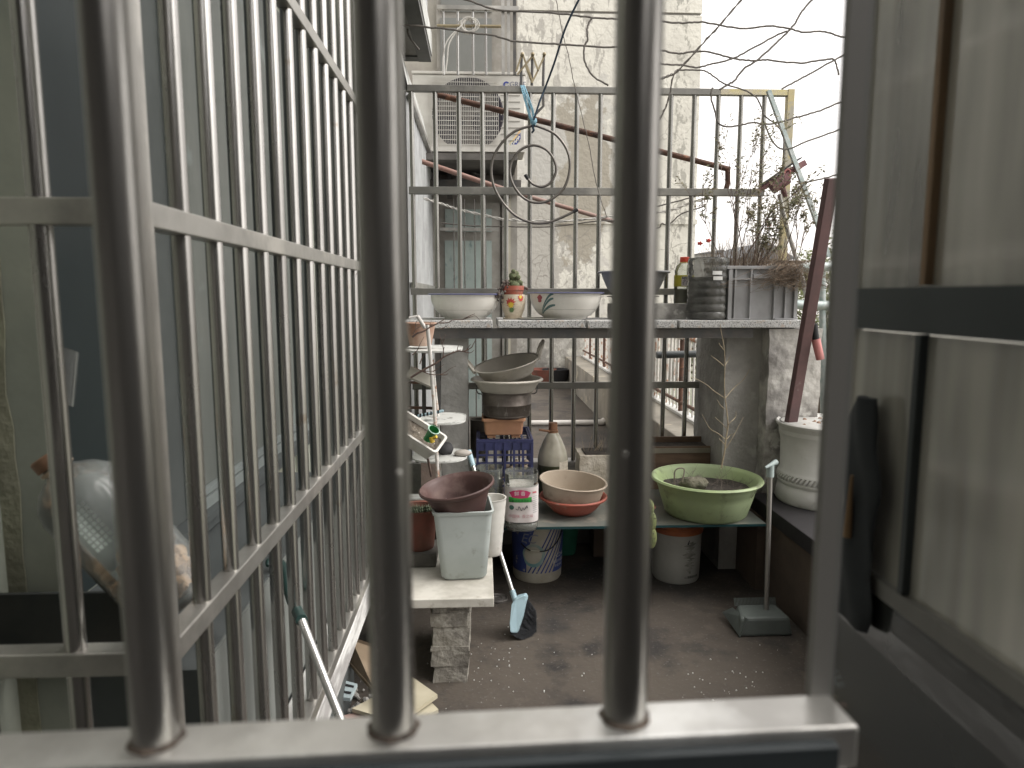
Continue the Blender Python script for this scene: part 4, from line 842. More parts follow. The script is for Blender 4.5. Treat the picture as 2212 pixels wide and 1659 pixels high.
# ---------------------------------------------------------------- hanging ring, rods, poles
c6 = CR(2500,500,2.0733); c5 = CR(2500,0,2.37); yR = 3.86
pts = [(940,1275),(965,1310),(1000,1340),(1060,1355),(1120,1325),(1160,1240),(1140,1150),(1080,1080),(990,1055),(900,1090),(840,1170),(825,1260),(860,1360),(930,1440),(1020,1472),(1120,1450),(1220,1360),(1260,1220),(1240,1090),(1160,980),(1050,925),(980,915),(850,960),(750,1060),(695,1180),(700,1320),(760,1450),(860,1560),(980,1615),(1100,1615),(1220,1570),(1310,1525)]
t = thing('spiral_ring', 'dark steel spiral hoop hanging on a blue strap from the fence', 'spiral hanger', P(1145,480,yR))
pp = cr([P(*c4(*p), yR) for p in pts], 6); MB().tube(pp, .0072, 10).build('hoop', M('dark polished steel',(.19,.175,.16),None,9,.3,.85), t)
for k, (a, bb) in enumerate(((pp[0], pp[1]), (pp[-1], pp[-2]))): d = (a-bb).normalized(); MB().tube([a-d*.022, a+d*.006], .0095, 10).build('end_cap', black_m, t)
b = MB(); b.tube(cr([P(*c4(993,885),yR), P(*c4(990,915),yR-.01), P(*c4(998,945),yR-.012), P(*c4(985,962),yR)]), .006, 6); b.build('hook', ropem, t)
b = MB()
for off in (0, 9):
    b.tube([P(*c4(905+off*2,622),yF-.022), P(*c4(925+off,700),yR-.01), P(*c4(968+off,850),yR-.01), P(*c4(990,905),yR-.01)], .004, 5)
    b.tube([P(*c4(912+off*2,622),yF-.026), P(*c4(945+off*1.5,700),yR-.015), P(*c4(985+off,800),yR-.015), P(*c4(1000,880),yR-.015)], .004, 5)
for k in range(14):
    a = k/14; q0 = c4(907+60*a, 640+230*a); b.tube([P(*q0,yR-.01), P(*(c4(923+50*a, 636+230*a)),yR-.01)], .0025, 4)
b.ball(P(*c4(998,880),yR-.01), .018, 7, nz=.6); b.build('blue_strap', bluerope, None, 'faded blue perforated strap knotted over the top fence rail', 'strap')
b = MB(); b.tube(cr([P(1256,-12,3.6), P(*c4(1230,200),3.68), P(*c4(1150,450),3.76), P(*c4(1080,640),3.84), P(*c4(1040,740),3.83), P(*c4(1000,870),3.83)]), .0055, 6); b.build('rope', ropem, None, 'dark navy rope running up from the blue knot', 'rope')
b = MB(); b.tube([P(940,203,4.02), P(1320,300,4.06), P(1576,366,4.1)], .0165, 10).tube([P(1572,366,4.1),P(1572,396,4.1),P(1566,418,4.12)], .016, 8); b.build('rusty_pipe', rust, None, 'long rusty brown pipe slanting down behind the fence bars', 'pipe')
b = MB(); b.tube([P(900,345,4.9), P(1092,410,4.9)], .017, 8).tube([P(1092,410,4.9), P(1400,500,4.9)], .015, 8); b.build('pinkish_pipe', M('faded pink pipe',(.25,.14,.11),(.30,.25,.23),1.2,.6), None, 'thin faded pink pipe slanting down below the rusty one', 'pipe')
b = MB(); b.beam(P(1660,196,3.78), P(1772,500,3.72), .022, .02); b.beam(P(1772,500,3.72), P(1790,555,3.71), .020, .02); b.build('green_pole', galv, None, 'pale green galvanised pole leaning from the fence top to the right', 'pole')
b = MB(); b.tube([P(1683,420,3.85), P(1702,500,3.83), P(1733,600,3.80), P(1752,690,3.86)], .012, 8); b.build('grey_pole', M('pale grey paint',(.42,.42,.39),(.33,.31,.29),9,.6), None, 'thin grey pole rising behind the crate to the mauve bracket', 'pole')
b = MB(); b.beam(P(1797,385,3.02), P(1708,915,3.30), .058, .03, Vector((1,.3,0))); b.build('red_brown_post', redbrown, None, 'leaning red-brown steel post standing in the white ceramic pot', 'post', bevel=.003)
t = thing('mauve_bracket', 'faded mauve plastic bracket with pale hoop on the fence end', 'bracket', P(1685,380,3.75))
b = MB(); b.beam(P(1645,405,3.80), P(1738,352,3.80), .03, .04, Vector((.5,0,.87))); b.beam(P(1640,412,3.77), P(1730,360,3.77), .02, .02, Vector((.5,0,.87))); b.build('arm', mauve, t); b = MB(); b.beam(P(1640,402,3.78), P(1728,342,3.78), .006, .05, Vector((.5,0,.87))); b.build('arm_cover', black_m, t)
b = MB(); b.tube([P(1668,408,3.76), P(1700,385,3.76)], [.03,.033], 12); b.tube([P(1689,400,3.76),P(1697,425,3.78)], [.016,.012], 10); b.build('socket', mauve, t)
b = MB(); c = P(1700,378,3.76); b.tube([c+Vector((math.cos(a)*.018+.002,0,math.sin(a)*.030)) for a in [k*math.pi/10 for k in range(21)]], .006, 8); b.build('hoop', pinkp, t)
b = MB(); b.tube([P(1758,700,3.2), P(1763,740,3.2)], .016, 12); pk = MB(); pk.tube([P(1762,732,3.2), P(1772,776,3.2)], [.020,.019], 14, False); pk.tube([P(1763,740,3.2), P(1771,773,3.2)], .015, 14); t = thing('pink_pipe', 'pink plastic pipe end with ribbed black sleeve beside the red-brown post', 'pipe', P(1768,776,3.2)); b.build('sleeve', black_m, t); pk.build('grip', pinkp, t)
# folding brass rack on fence top
b = MB(); yk = 4.5
for a, c in (((870,520),(915,388)),((915,388),(990,590)),((880,540),(1000,395)),((990,400),(1030,510)),((1030,510),(985,600)),((1075,405),(1030,510)),((985,600),(940,480)),): b.beam(P(*c4(*a),yk), P(*c4(*c),yk-.01*random.random()), .011, .004)
t = thing('folding_rack', 'tarnished brass folding lattice rack standing behind the fence top', 'rack', P(1150,185,yk)); b.build('lattice', goldm, t)
for xx in (910, 988, 1072):
    b = MB(); b.tube([P(*c4(xx,400),yk+.01), P(*c4(xx-4,620),yk+.01)] if xx < 1072 else [P(*c4(xx,400),yk+.01), P(*c4(xx-6,620),yk+.01), P(*c4(xx-4,770),yk+.01), P(*c4(1000,840),yk+.01)], .0085, 6); b.build('upright', dark_metal, t)
b = MB()
for xx in (915, 990, 1075): b.ball(P(*c4(xx,393),yk-.01), .012, 6)
b.build('pivot_knobs', goldm, t)

# wires
def wire(pts, r, lab, mat=wirem, y=3.7, twist=False, jit=.004, grp='wires strung over the terrace'):
    r *= 1.05
    q = cr([P(u, v, y) if len(p_) == 2 else P(u, v, p_[2]) for p_ in pts for u, v in [p_[:2]]], 7)
    q = [p+Vector((random.gauss(0,jit*.25), 0, random.gauss(0,jit*.25))) for p in q]
    b = MB()
    if twist:
        n = len(q)
        for ph in (0, math.pi): b.tube([p+Vector((0, math.cos(i*1.1+ph), math.sin(i*1.1+ph)))*r for i, p in enumerate(q)], r*.8, 5)
    else: b.tube(q, r, 6)
    return b.build('wire', mat, None, lab, 'wire', grp)
A4 = lambda L: [c4(*p) for p in L]; A5 = lambda L: [c5(*p) for p in L]
wire(A4([(420,-30),(560,15),(700,65),(870,82),(1170,98),(1400,125),(1560,135)])+A5([(100,185),(230,200),(440,215),(600,205),(760,228),(1010,268),(1230,245),(1440,265),(1560,300),(1750,293),(1920,340),(2100,380)]), .0048, 'topmost grey wire crossing the whole view above the fence')
wire(A4([(40,200),(80,185),(330,205),(560,240),(720,260),(870,300),(1190,322),(1390,335),(1560,343)])+A5([(120,430),(200,460),(410,500),(540,480),(700,487),(920,545),(1110,567),(1220,560),(1360,575),(1580,585),(1800,552),(1860,560),(1890,640),(1900,700)]), .0048, 'second grey wire from the top, curling down at its right end')
wire(A5([(100,500),(200,560),(260,597),(440,608),(580,630),(700,600),(900,550),(1100,450),(1340,320),(1440,285)]), .0045, 'wire sagging then rising to the knot right of the building')
wire(A5([(1010,-20),(820,200),(640,400),(400,660),(300,710),(200,750)]), .0042, 'thick twisted wire slanting down from the top to the building edge', twist=True)
wire(A5([(1670,-20),(1560,105),(1470,250),(1320,400),(1140,560),(1020,640),(930,750),(850,800),(790,835)]), .005, 'dark wire zigzagging down from the top right to the yellow tape')
wire(A5([(2050,470),(1910,535),(1620,695),(1480,770),(1370,830)]), .0045, 'wire tied near the yellowed corner post')
wire(A5([(390,655),(600,655),(690,680),(830,780),(1020,840),(1130,910),(1180,1000),(1210,1080),(1300,1150),(1380,1250),(1390,1400),(1380,1650),(1330,1720)]), .004, 'long loose wire drooping past the yellow tape to the mauve bracket')
wire(A5([(2000,930),(1890,965),(1700,1040),(1480,1105),(1250,1160),(1100,1143),(930,1178),(790,1160),(740,1020),(710,900),(725,820)]), .0045, 'wire looping below the yellow tape across the upper right bars')
wire(A5([(2000,1180),(1880,1220),(1600,1320),(1470,1380),(1370,1390),(1280,1310),(1190,1100)]), .0042, 'wire rising right from the leaning green pole')
wire(A5([(400,655),(360,700),(320,900),(270,1040),(200,1160)]), .0045, 'twisted loose wire end dangling below the knot at the building edge', twist=True)
wire(A5([(2000,1600),(1850,1640),(1700,1680),(1500,1720)]), .004, 'lowest wire on the right beside the leaning post')
wire(A4([(1425,125),(1390,190),(1385,240),(1390,290),(1365,340),(1370,450),(1430,550),(1540,620)]), .0045, 'curved wire hanging between the two upper wires')
wire(A4([(1160,-10),(1200,200),(1250,400),(1290,600),(1350,850),(1400,1050),(1450,1330),(1530,1580)]), .002, 'very thin cord hanging down in front of the weathered wall')
wire(A4([(200,1440),(330,1480),(420,1510),(560,1545),(760,1590),(900,1600),(1200,1605),(1560,1570)])+[c6(160,700),c6(330,670),c6(480,610),c6(600,580)], .005, 'knotted pale twisted wire behind the fence below the middle rail', wire_w, 4.3, True)
wire(A4([(330,1620),(600,1640),(1100,1645),(1560,1600)])+[c6(150,830),c6(220,790),c6(270,800),c6(340,740),c6(400,700),c6(560,650)], .0038, 'lower dark wire behind the fence below the spiral hoop', wirem, 4.35)
wire([c6(160,655),c6(330,610),c6(520,560)], .004, 'short dark wire behind the fence just below the middle rail on the right', wirem, 4.3)
wire(A4([(82,190),(85,240),(110,290),(168,362)]), .005, 'short stiff wire end sticking out under the overhanging bay', wirem, 3.9)

# ================================================================ LEFT STACK
SH = zS+.001
# navy crate
xA, xB = P(1029,990,3.42).x, P(1152,990,3.42).x; zk = P(1090,950,3.42).z
t = thing('navy_crate', 'navy blue lattice plastic crate under the brown planter on the shelf', 'crate', ((xA+xB)/2,3.58,SH))
b = MB(); y0, y1 = 3.42, 3.76
b.box(xA,xB,y0,y0+.012,SH,SH+.02).box(xA,xB,y0,y0+.012,zk-.012,zk).box(xA,xB,y0+.001,y0+.008,zk-.055,zk-.013)
for k in range(7): x = xA+(xB-xA-.012)*k/6; b.box(x,x+.012,y0-.004,y0+.0005,SH+.02,zk-.013)
for z in (.30,.40,.52,.64,.76): zz_ = SH+(zk-SH)*z; b.box(xA,xB,y0-.003,y0+.0004,zz_,zz_+.010)
b.build('front_side', navy, t)
b = MB()
for sx in (xA, xB-.01):
    b.box(sx,sx+.01,y0+.013,y1,zk-.04,zk).box(sx,sx+.01,y0+.013,y1,SH,SH+.02)
    for k in range(5): yy = y0+.06+k*.06; b.box(sx+.001,sx+.009,yy,yy+.012,SH+.021,zk-.041)
b.box(xA,xB,y1,y1+.01,zk-.04,zk).box(xA,xB,y1,y1+.01,SH,SH+.02)
for k in range(7): x = xA+(xB-xA-.012)*k/6; b.box(x,x+.01,y1+.001,y1+.008,SH+.02,zk-.04)
b.build('sides', navy, t)
b = MB()
for k in range(8): x = xA+.011+(xB-xA-.03)*k/7; b.box(x,x+.008,y0+.013,y1-.001,zk-.012,zk-.004)
for k in range(6): yy = y0+.03+k*.055; b.box(xA+.011,xB-.011,yy,yy+.006,zk-.016,zk-.0125)
b.build('top_lattice', navy, t)
b = MB()
for _ in range(60): b.ball((random.uniform(xA+.02,xB-.02), y0+.035+random.random()*.08, SH+.02+random.random()*.19), random.uniform(.012,.02), 6, nz=.4)
b.build('walnut_heap', M('shell beige',(.42,.35,.27),(.3,.24,.18),30,.8), None, 'heap of pale brown nuts inside the navy crate', 'nuts', None, 'stuff')
# brown rectangular planter
def rrect(cx, cy, w, d, r, z, n=5):
    out = []
    for qx, qy, a0 in ((1,1,0),(-1,1,90),(-1,-1,180),(1,-1,270)):
        for k in range(n+1):
            a = R_(a0+90*k/n); out.append(Vector((cx+qx*(w/2-r)+math.cos(a)*r, cy+qy*(d/2-r)+math.sin(a)*r, z)))
    return out
ct = P(1088,950,3.45); zt_ = P(1088,905,3.43).z; cx = ct.x; cy = 3.52
wt = 96*3.45/1500; wb_ = 82*3.45/1500; zb0 = zk+.001
t = thing('brown_planter', 'orange brown rectangular planter under the blackened pot', 'planter', (cx,cy,zb0))
b = MB(); b.rings([rrect(cx,cy,wb_*.95,.13,.01,zb0+.016), rrect(cx,cy,wb_,.14,.012,zb0+.02), rrect(cx,cy,wt*.92,.155,.014,zt_-.014), rrect(cx,cy,wt,.17,.014,zt_-.014), rrect(cx,cy,wt,.17,.014,zt_), rrect(cx,cy,wt*.93,.155,.012,zt_), rrect(cx,cy,wb_*.93,.13,.01,zb0+.03)], True, True, True, False); b.build('body', terra_b, t)
for sx in (-1,1): MB().box(cx+sx*(wb_/2-.032)-.022, cx+sx*(wb_/2-.032)+.022, cy-.06, cy+.06, zb0, zb0+.0155).build('foot', terra_b, t, bevel=.003)
# blackened pot
c = Vector((P(1095,900,3.5).x+.0, 3.53, zt_-.004)); rp = 109*3.45/1500/2; hp = P(1095,850,3.43).z-c.z
t = thing('cooking_pot', 'blackened aluminium cooking pot between the planter and the pale basin', 'pot', c)
pr = [(0,0),(rp*.86,0),(rp*.95,.01),(rp,.028),(rp,hp*.50),(rp*1.01,hp*.51),(rp*1.01,hp*.54),(rp,hp*.55),(rp,hp*.93),(rp*1.05,hp*.95),(rp*1.06,hp),(rp*.97,hp),(rp*.97,.01),(0,.008)]
MB().lathe(pr, c, 56).build('body', alu_d, t)
for sx in (-1,1): MB().tube(cr([c+Vector((sx*rp*1.02,-.02,hp*.9)),c+Vector((sx*(rp+.022),-.03,hp*.95)),c+Vector((sx*(rp+.03),-.03,hp*1.14)),c+Vector((sx*(rp+.026),-.03,hp*1.25))]), .003, 6).build('bail_handle', dark_metal, t)
# basin nested in pot
zq = c.z+hp-.03; rb2 = 158*3.5/1500/2; zr = P(1096,823,3.5).z
MB().lathe(vessel(rp*.9, rb2*.93, zr-zq, .003, .013, .8, rimh=.012), Vector((c.x+.002,3.54,zq)), 64).build('aluminium_basin', alu, None, 'round pale aluminium basin nested in the blackened pot', 'basin')
# tilted wok
cw = Vector((P(1100,800,3.5).x, 3.54, zr+.0)); t = thing('wok_pan', 'two-handled aluminium wok tilted on top of the basin', 'wok', cw)
rw = .165; mt_ = Matrix.Translation(cw+Vector((0,0,.018))) @ Euler((R_(7),R_(-12),0)).to_matrix().to_4x4()
pr = [(0,0)]+[(rw*math.sin(a*.145), .075*(1-math.cos(a*.145))*1.05) for a in range(4,11)]+[(rw*1.03,.077),(rw*1.03,.081),(rw*.99,.080)]+[(rw*math.sin(a*.145)-.003, .075*(1-math.cos(a*.145))*1.05+.003) for a in range(10,3,-1)]+[(0,.003)]
b = MB(); b.lathe([(0,0),(rw*.72,0),(rw*.80,.012),(rw*.97,.068),(rw*1.04,.072),(rw*1.045,.077),(rw*.96,.074),(rw*.78,.014),(rw*.70,.004),(0,.004)], (0,0,0), 64).xf(mt_); b.build('bowl', alu, t)
for sx in (-1,1):
    b = MB(); q = [(sx*(rw*1.0),-.034,.062),(sx*(rw+.018),-.036,.105),(sx*(rw+.040),-.014,.140),(sx*(rw+.040),.014,.140),(sx*(rw+.018),.036,.105),(sx*(rw*1.0),.034,.062)]
    b.tube(cr(q), .0085, 8).xf(mt_); b.build('handle', alu, t)
# metal can beside
c = P(1036,960,3.72); c.z = P(1036,985,3.72).z; MB().lathe([(0,0),(.05,0),(.05,.2),(.053,.205),(.047,.205),(.046,.01),(0,.01)], c, 32).build('metal_can', M('grey tin',(.22,.205,.18),None,8,.5,.5), None, 'tall dull tin can standing behind the navy crate', 'can')
# big bottle
c = P(1194,1000,3.62); c.z = SH; H = P(1194,918,3.55).z-SH; R0 = 68*3.55/1500/2
t = thing('water_jug', 'stained five litre plastic jug with brown cap beside the navy crate', 'jug', c)
def jug(R0, H): return [(0,0),(R0*.9,0),(R0,.012),(R0,H*.10),(R0*.965,H*.12),(R0,H*.14),(R0,H*.30),(R0*.965,H*.32),(R0,H*.34),(R0,H*.52),(R0*.9,H*.62),(R0*.62,H*.76),(R0*.36,H*.86),(R0*.25,H*.88),(R0*.25,H*.93)]
MB().lathe(jug(R0,H), c, 48).build('body', jug_m, t)
MB().lathe([(R0*.9,.004),(R0*1.006,.014),(R0*1.006,H*.10),(R0*.97,H*.12),(R0*1.006,H*.14),(R0*1.006,H*.30),(R0*.97,H*.32),(R0*1.006,H*.34),(R0*1.006,H*.44)], c, 40, wob=lambda a,z: 0).build('liquid', M('murky green water',(.05,.055,.03),(.11,.10,.06),8,.3), t)
MB().lathe([(R0*.34,H*.865),(R0*.34,H*.90),(R0*.29,H*.905),(R0*.29,H),(0,H)], c, 24).build('cap', cap_b, t)
b = MB(); b.tube([c+Vector((-R0*.2,-R0*.2,H*.885)),c+Vector((-R0*.95,-R0*.3,H*.915))], .006, 6); b.build('cap_strap', cap_b, t)
mp = cyl(c, lambda z: R0, .001); grid(mp, R0*.35, R0*1.35, H*.36, H*.50, 8, 3).build('label_remnant', ltx, t)
# styrofoam planter
c0 = P(1253,1020,3.6); c1 = P(1312,1020,3.6); zt2 = P(1280,985,3.6).z
t = thing('foam_box', 'chewed pale styrofoam box with dead stems beside the jug', 'box', ((c0.x+c1.x)/2+.04,3.7,SH))
b = rough(c0.x, c1.x+.10, 3.6, 3.80, SH, zt2, .004, sd=2); b.build('body', ltx, t); MB().box(c0.x+.03,c1.x+.07,3.625,3.775,zt2+.001,zt2+.006).build('soil', soil_d, t)
b = MB()
for _ in range(9): twigs(b, Vector((random.uniform(c0.x+.03,c1.x),3.7,zt2)), Vector((random.gauss(0,.5),0,1)), .07, .0012, 1)
b.build('stems', straw, t)
# trough behind the green basin
c0 = P(1400,980,3.72); c1 = P(1615,980,3.72); z1_ = P(1500,955,3.72).z
t = thing('wooden_trough', 'old shallow wooden trough behind the lime green basin', 'trough', ((c0.x+c1.x)/2,3.8,SH))
b = MB(); b.box(c0.x,c1.x-.12,3.70,3.715,SH,z1_-.02).box(c0.x,c1.x-.12,3.87,3.885,SH,z1_).box(c0.x,c0.x+.015,3.716,3.869,SH,z1_-.01).box(c1.x-.135,c1.x-.12,3.716,3.869,SH,z1_-.01); b.build('frame', woodbr, t); MB().box(c0.x+.016,c1.x-.136,3.716,3.869,SH,z1_-.03).build('soil', soil_d, t)
MB().box(c0.x-.004,c1.x-.10,3.694,3.699,z1_-.055,z1_-.028).build('front_slat', M('grey slat',(.24,.22,.17),None,9,.8), t)
# jars with label
def cutjar(u, vb, y_f, Wp, vt, lab, labelled=True):
    yc = y_f+Wp*y_f/1500/2; c = P(u, vb, yc); c.z = SH; R0 = Wp*y_f/1500/2; H = P(u, vt, yc).z-SH
    t = thing('cut_jar', lab, 'jar', c); sq = lambda a, z: -.055*math.cos(4*a)
    pr = [(0,0),(R0*.9,0),(R0*.99,.014),(R0*.99,.034),(R0*.94,.038),(R0*.99,.043),(R0,H*.80),(R0*.95,H*.83),(R0,H*.87),(R0,H),(R0*.97,H),(R0*.97,.05),(R0*.9,.006),(0,.004)]
    MB().lathe(pr, c, 64, wob=sq).build('shell', clearp, t)
    if labelled:
        MB().lathe([(0,.006),(R0*.88,.008),(R0*.96,.016),(R0*.96,.036),(0,.036)], c, 48, wob=sq).build('murky_water', M('murky water',(.07,.068,.045),(.1,.095,.065),7,.25), t)
        lb = MB().lathe([(R0*1.004+.001,.046),(R0*1.006+.001,H*.785)], c, 64, wob=sq).build('label_wrap', papr, t)
        cc_ = Vector(c)
        def mk(dr):
            def f(s, z):
                a = s/R0*1.0-math.pi/2-.12; q = (R0*1.006+.001)*(1+sq(a, z))+dr; return cc_+Vector((math.cos(a)*q, math.sin(a)*q, z))
            return f
        m1 = mk(.0006); m2 = mk(.0012)
        grid(m1, -.052,.052,H*.53,H*.62,12,3).build('green_band', lgreen, lb)
        polymap([(-.050,H*.70),(-.03,H*.735),(0,H*.75),(.03,H*.735),(.048,H*.70),(.042,H*.66),(.035,H*.61),(0,H*.60),(-.034,H*.615),(-.042,H*.66)], m2).build('magenta_panel', magenta, lb)
        m3 = mk(.0018); text('鲜 香', .022, lambda x, y: m3(x-.026, H*.655+y), whitem, lb)
        text('压香浓特香菜籽油', .0135, lambda x, y: m3(x-.052, H*.535+y), dgreen, lb)
        text('中国味', .017, lambda x, y: m3(x-.052, H*.265+y), M('faded red print',(.5,.25,.27),None,9,.6), lb); text('香之味', .017, lambda x, y: m3(x+.008, H*.265+y), MATS['faded red print'], lb)
        polymap([(-.038+.011*math.cos(a), H*.44+.011*math.sin(a)) for a in [k*.4 for k in range(16)]], m2).build('seal', M('seal green',(.05,.13,.10),None,9,.6), lb)
        b = MB(); b.tube(cr([m2(x, z*H) for x, z in ((-.02,.42),(-.01,.40),(-.005,.46),(.006,.39),(.012,.44),(.02,.40),(.028,.46),(.034,.43),(.03,.48))]), .0012, 4); b.build('ink_sprig', inkm, lb)
        for k in range(9): grid(m1, .058,.080,H*(.34+.035*k),H*(.352+.035*k),4,1).build('fine_print', M('grey fine print',(.36,.36,.36),None,9,.6), lb)
        grid(m1, .056,.078,H*.68,H*.71,4,1).build('red_line', M('label red line',(.5,.12,.14),None,9,.6), lb)
    return t
cutjar(1126,1130,3.02,80,1018,'cut clear jar with pink and green oil label at the front of the shelf')
cutjar(1058,1110,3.12,62,1008,'plain cut clear jar half hidden behind the brown pot',False)
# terracotta saucer-bowl and beige basin
c = P(1238,1085,3.32); c.z = SH
MB().lathe(vessel(.085,.155,.075,.004,.012,.7,rimh=.012), c, 56).build('red_bowl', terra, None, 'red plastic flower bowl under the beige basin', 'bowl')
c2 = c+Vector((-.012,0,.035)); b = MB(); b.lathe(vessel(.125,.160,.125,.004,.008,.8), (0,0,0), 64, sx=1, sy=.85).xf(Matrix.Translation(c2) @ Euler((R_(6),R_(5),0)).to_matrix().to_4x4()); b.build('beige_basin', beige_p, None, 'oval beige plastic basin sitting askew in the red bowl', 'basin')
# lime basin
c = P(1524,1080,3.28); c.z = SH; rt = .263; hb = .175
t = thing('green_basin', 'large lime green plastic basin with soil and a dead sapling', 'basin', c)
pr = [(0,0),(.185,0),(.198,.012),(.225,.10),(.232,.13),(.2345,.132),(.243,hb-.008),(rt,hb-.008),(rt+.006,hb),(rt,hb+.008),(rt-.015,hb+.006),(.235,hb-.01),(.215,.09),(.19,.02),(0,.02)]
MB().lathe(pr, c, 72).build('body', lime, t)
b = MB(); n = 26; V = []
for i in range(9):
    ring = [c+Vector((math.cos(a)*.224*i/8, math.sin(a)*.224*i/8, hb-.055+noise.noise(Vector((math.cos(a)*i,math.sin(a)*i,3))*.6)*.018)) for a in [k*2*math.pi/n for k in range(n)]]; V.append(ring)
b.rings(V); b.build('soil', soil_d, t)
b = MB(); b.ball(c+Vector((-.07,-.03,hb-.02)), .055, 12, (1.2,1,.6), .35); b.build('stone', M('mossy stone',(.16,.15,.11),(.10,.1,.07),20,.9,bump=.8), None, 'mossy stone lying on the soil in the green basin', 'stone')
sap = thing('dead_sapling', 'leafless pale sapling standing upright in the green basin', 'plant', P(1557,1045,3.24))
cs = CR(2500,1200,2.552); ys = 3.24
b = MB(); b.tube(cr([P(*cs(x,y),ys) for x, y in ((868,1640),(900,1480),(915,1350),(935,1220),(925,1080),(905,920),(900,760),(905,600),(895,420),(860,230),(865,190))]), [.0042-.0031*i/60 for i in range(61)], 6); b.build('stem', straw, sap)
for L in (((905,940),(800,870),(700,790),(560,720)),((910,935),(1000,830),(1090,750),(1155,645)),((915,1445),(960,1370),(1000,1300),(1090,1130)),((905,1350),(830,1290),(750,1240),(675,1100)),((930,1220),(960,1180),(1010,1130),(1015,1065)),((925,1245),(870,1190),(805,1130)),((890,610),(830,560),(765,510)),((905,610),(935,560),(960,510)),((900,1400),(860,1360),(845,1340)),((890,450),(860,410),(840,380)),((905,1050),(860,1010),(825,950)),((925,1350),(960,1310),(1005,1290))):
    b = MB(); q = cr([P(*cs(*p),ys+random.uniform(-.02,.02)*(i > 0)) for i, p in enumerate(L)]); b.tube(q, [.0022-.0014*i/len(q) for i in range(len(q))], 5); b.build('branch', straw, sap)
b = MB()
for _ in range(34): twigs(b, c+Vector((random.uniform(-.19,.19),random.uniform(-.18,.15),hb-.055)), Vector((random.gauss(0,.9),random.gauss(0,.6),.8)), random.uniform(.04,.12), .0011, 1)
b.tube(cr([c+Vector((-.17,-.05,hb-.03)),c+Vector((-.17,-.05,hb+.05)),c+Vector((-.13,-.06,hb+.06)),c+Vector((-.14,-.07,hb)) ]), .0035, 6); b.build('dead_stems', M('dead grey stem',(.2,.17,.14),(.14,.11,.1),30,.9), None, 'tangle of dead grey stems on the soil of the green basin', 'dead plants', None, 'stuff')
# prickly pear hanging at the shelf edge
t = thing('prickly_pear', 'prickly pear with spotted green pads hanging over the shelf edge by the near bar', 'cactus', P(1395,1130,3.12))
for uu, vv, r, sq in ((1400,1098,.036,(.8,.3,1.25)),(1407,1128,.034,(.72,.3,1.5)),(1408,1162,.038,(.62,.3,1.35)),(1388,1115,.035,(1,.3,1))):
    c_ = P(uu,vv,3.05); b = MB(); b.ball(c_, r, 10, sq); o_ = b.build('pad', pad, t); b = MB()
    for _ in range(26): a = random.uniform(0,6.28); q = random.random()**.5; b.ball(c_+Vector((math.cos(a)*q*r*sq[0]*.9, -r*sq[1]*math.sqrt(max(0,1-q*q*.81)), math.sin(a)*q*r*sq[2]*.9)), .0022, 3)
    b.build('spots', twig, o_)
c_ = P(1385,1130,3.16); c_.z = SH; MB().lathe(vessel(.045,.06,.07), c_, 32).build('pot', terra_d, t)

# ================================================================ UNDER THE SHELF
c = PZ(1160,1262,0); c.y += .13; c.x = P(1160,1200,c.y).x; rbk = 118*c.y/1500/2; H = .345
t = thing('paint_bucket', 'cream bucket with worn blue striped print and wire handle under the shelf', 'bucket', c)
rfk = lambda z: rbk*(.92+.08*z/H)
MB().lathe([(0,0)]+[(rfk(z)-(.006 if z < .01 else 0), z) for z in (0,.012,.1,.2,.29)]+[(rfk(.29)+.006,.29),(rfk(.3)+.006,.3),(rfk(.31)+.003,.31),(rfk(H)+.003,H),(rfk(H)-.006,H),(rfk(.1)-.006,.02),(0,.02)], c, 64).build('body', buck, t)
mp = cyl(c, rfk, .001); 
sk = .12; z0, z1 = .055, .285
pr_ = grid(mp, -.19,-.066, z0, z1, 12, 5, .0).build('print_panel', buck_b, t)
b = polymap([(-.067,z0+.09),(-.066,z0+.09),(-.025,z1),(-.067,z1)], mp); b.build('print_panel', buck_b, t)
for k in range(6):
    s0 = -.060+k*.022; g = grid(mp, s0, s0+.008, z0, z1, 1, 8, sk); g.build('print_stripe', buck_b, t)
mq = cyl(c, rfk, .0011)
b = MB(); b.rings([[mq(.072+.125*j/10+(.20-.072-.125*j/10)*0+(.11*(1-j/10))*i/8, z0+(z1-z0)*i/8) for j in range(11)] for i in range(9)], False); b.build('print_panel', buck_b, t)
mp2 = cyl(c, rfk, .002)
polymap([(-.028+.058*math.cos(a)*(1+.05*math.sin(5*a)), .150+.062*math.sin(a)) for a in [k*.25 for k in range(25)]], mp2).build('round_patch', buck_t, t)
mp3 = cyl(c, rfk, .003); polymap([(-.032+.046*math.cos(a), .152+.046*math.sin(a)) for a in [k*.25 for k in range(25)]], mp3).build('worn_patch', buck, t)
mp3 = cyl(c, rfk, .003)
text('·CD40', .030, lambda x, y: mp3(.090+x, .128+y), whitem, t); text('高级内墙乳胶漆', .018, lambda x, y: mp3(.075+x, .100+y), whitem, t); text('环保净味', .016, lambda x, y: mp3(.088+x, .078+y), whitem, t)
text('EC', .07, lambda x, y: mp3(-.10+x+y*.3, .215+y), M('worn white print',(.3,.32,.38),None,9,.6), t)
b = MB(); b.tube(cr([mp3(.17,.285)+Vector((0,-.005,0)), mp3(.12,.235)+Vector((0,-.015,0)), mp3(.07,.198)+Vector((0,-.02,0)), mp3(.02,.183)+Vector((0,-.022,0)), mp3(-.05,.186)+Vector((0,-.02,0)), mp3(-.10,.21)+Vector((0,-.01,0))]), .003, 6); b.build('wire_handle', black_m, t)
b = MB(); b.tube([mp3(-.045,.186)+Vector((0,-.022,0)), mp3(-.0,.183)+Vector((0,-.023,0))], .0075, 8); b.build('handle_grip', buck, t)
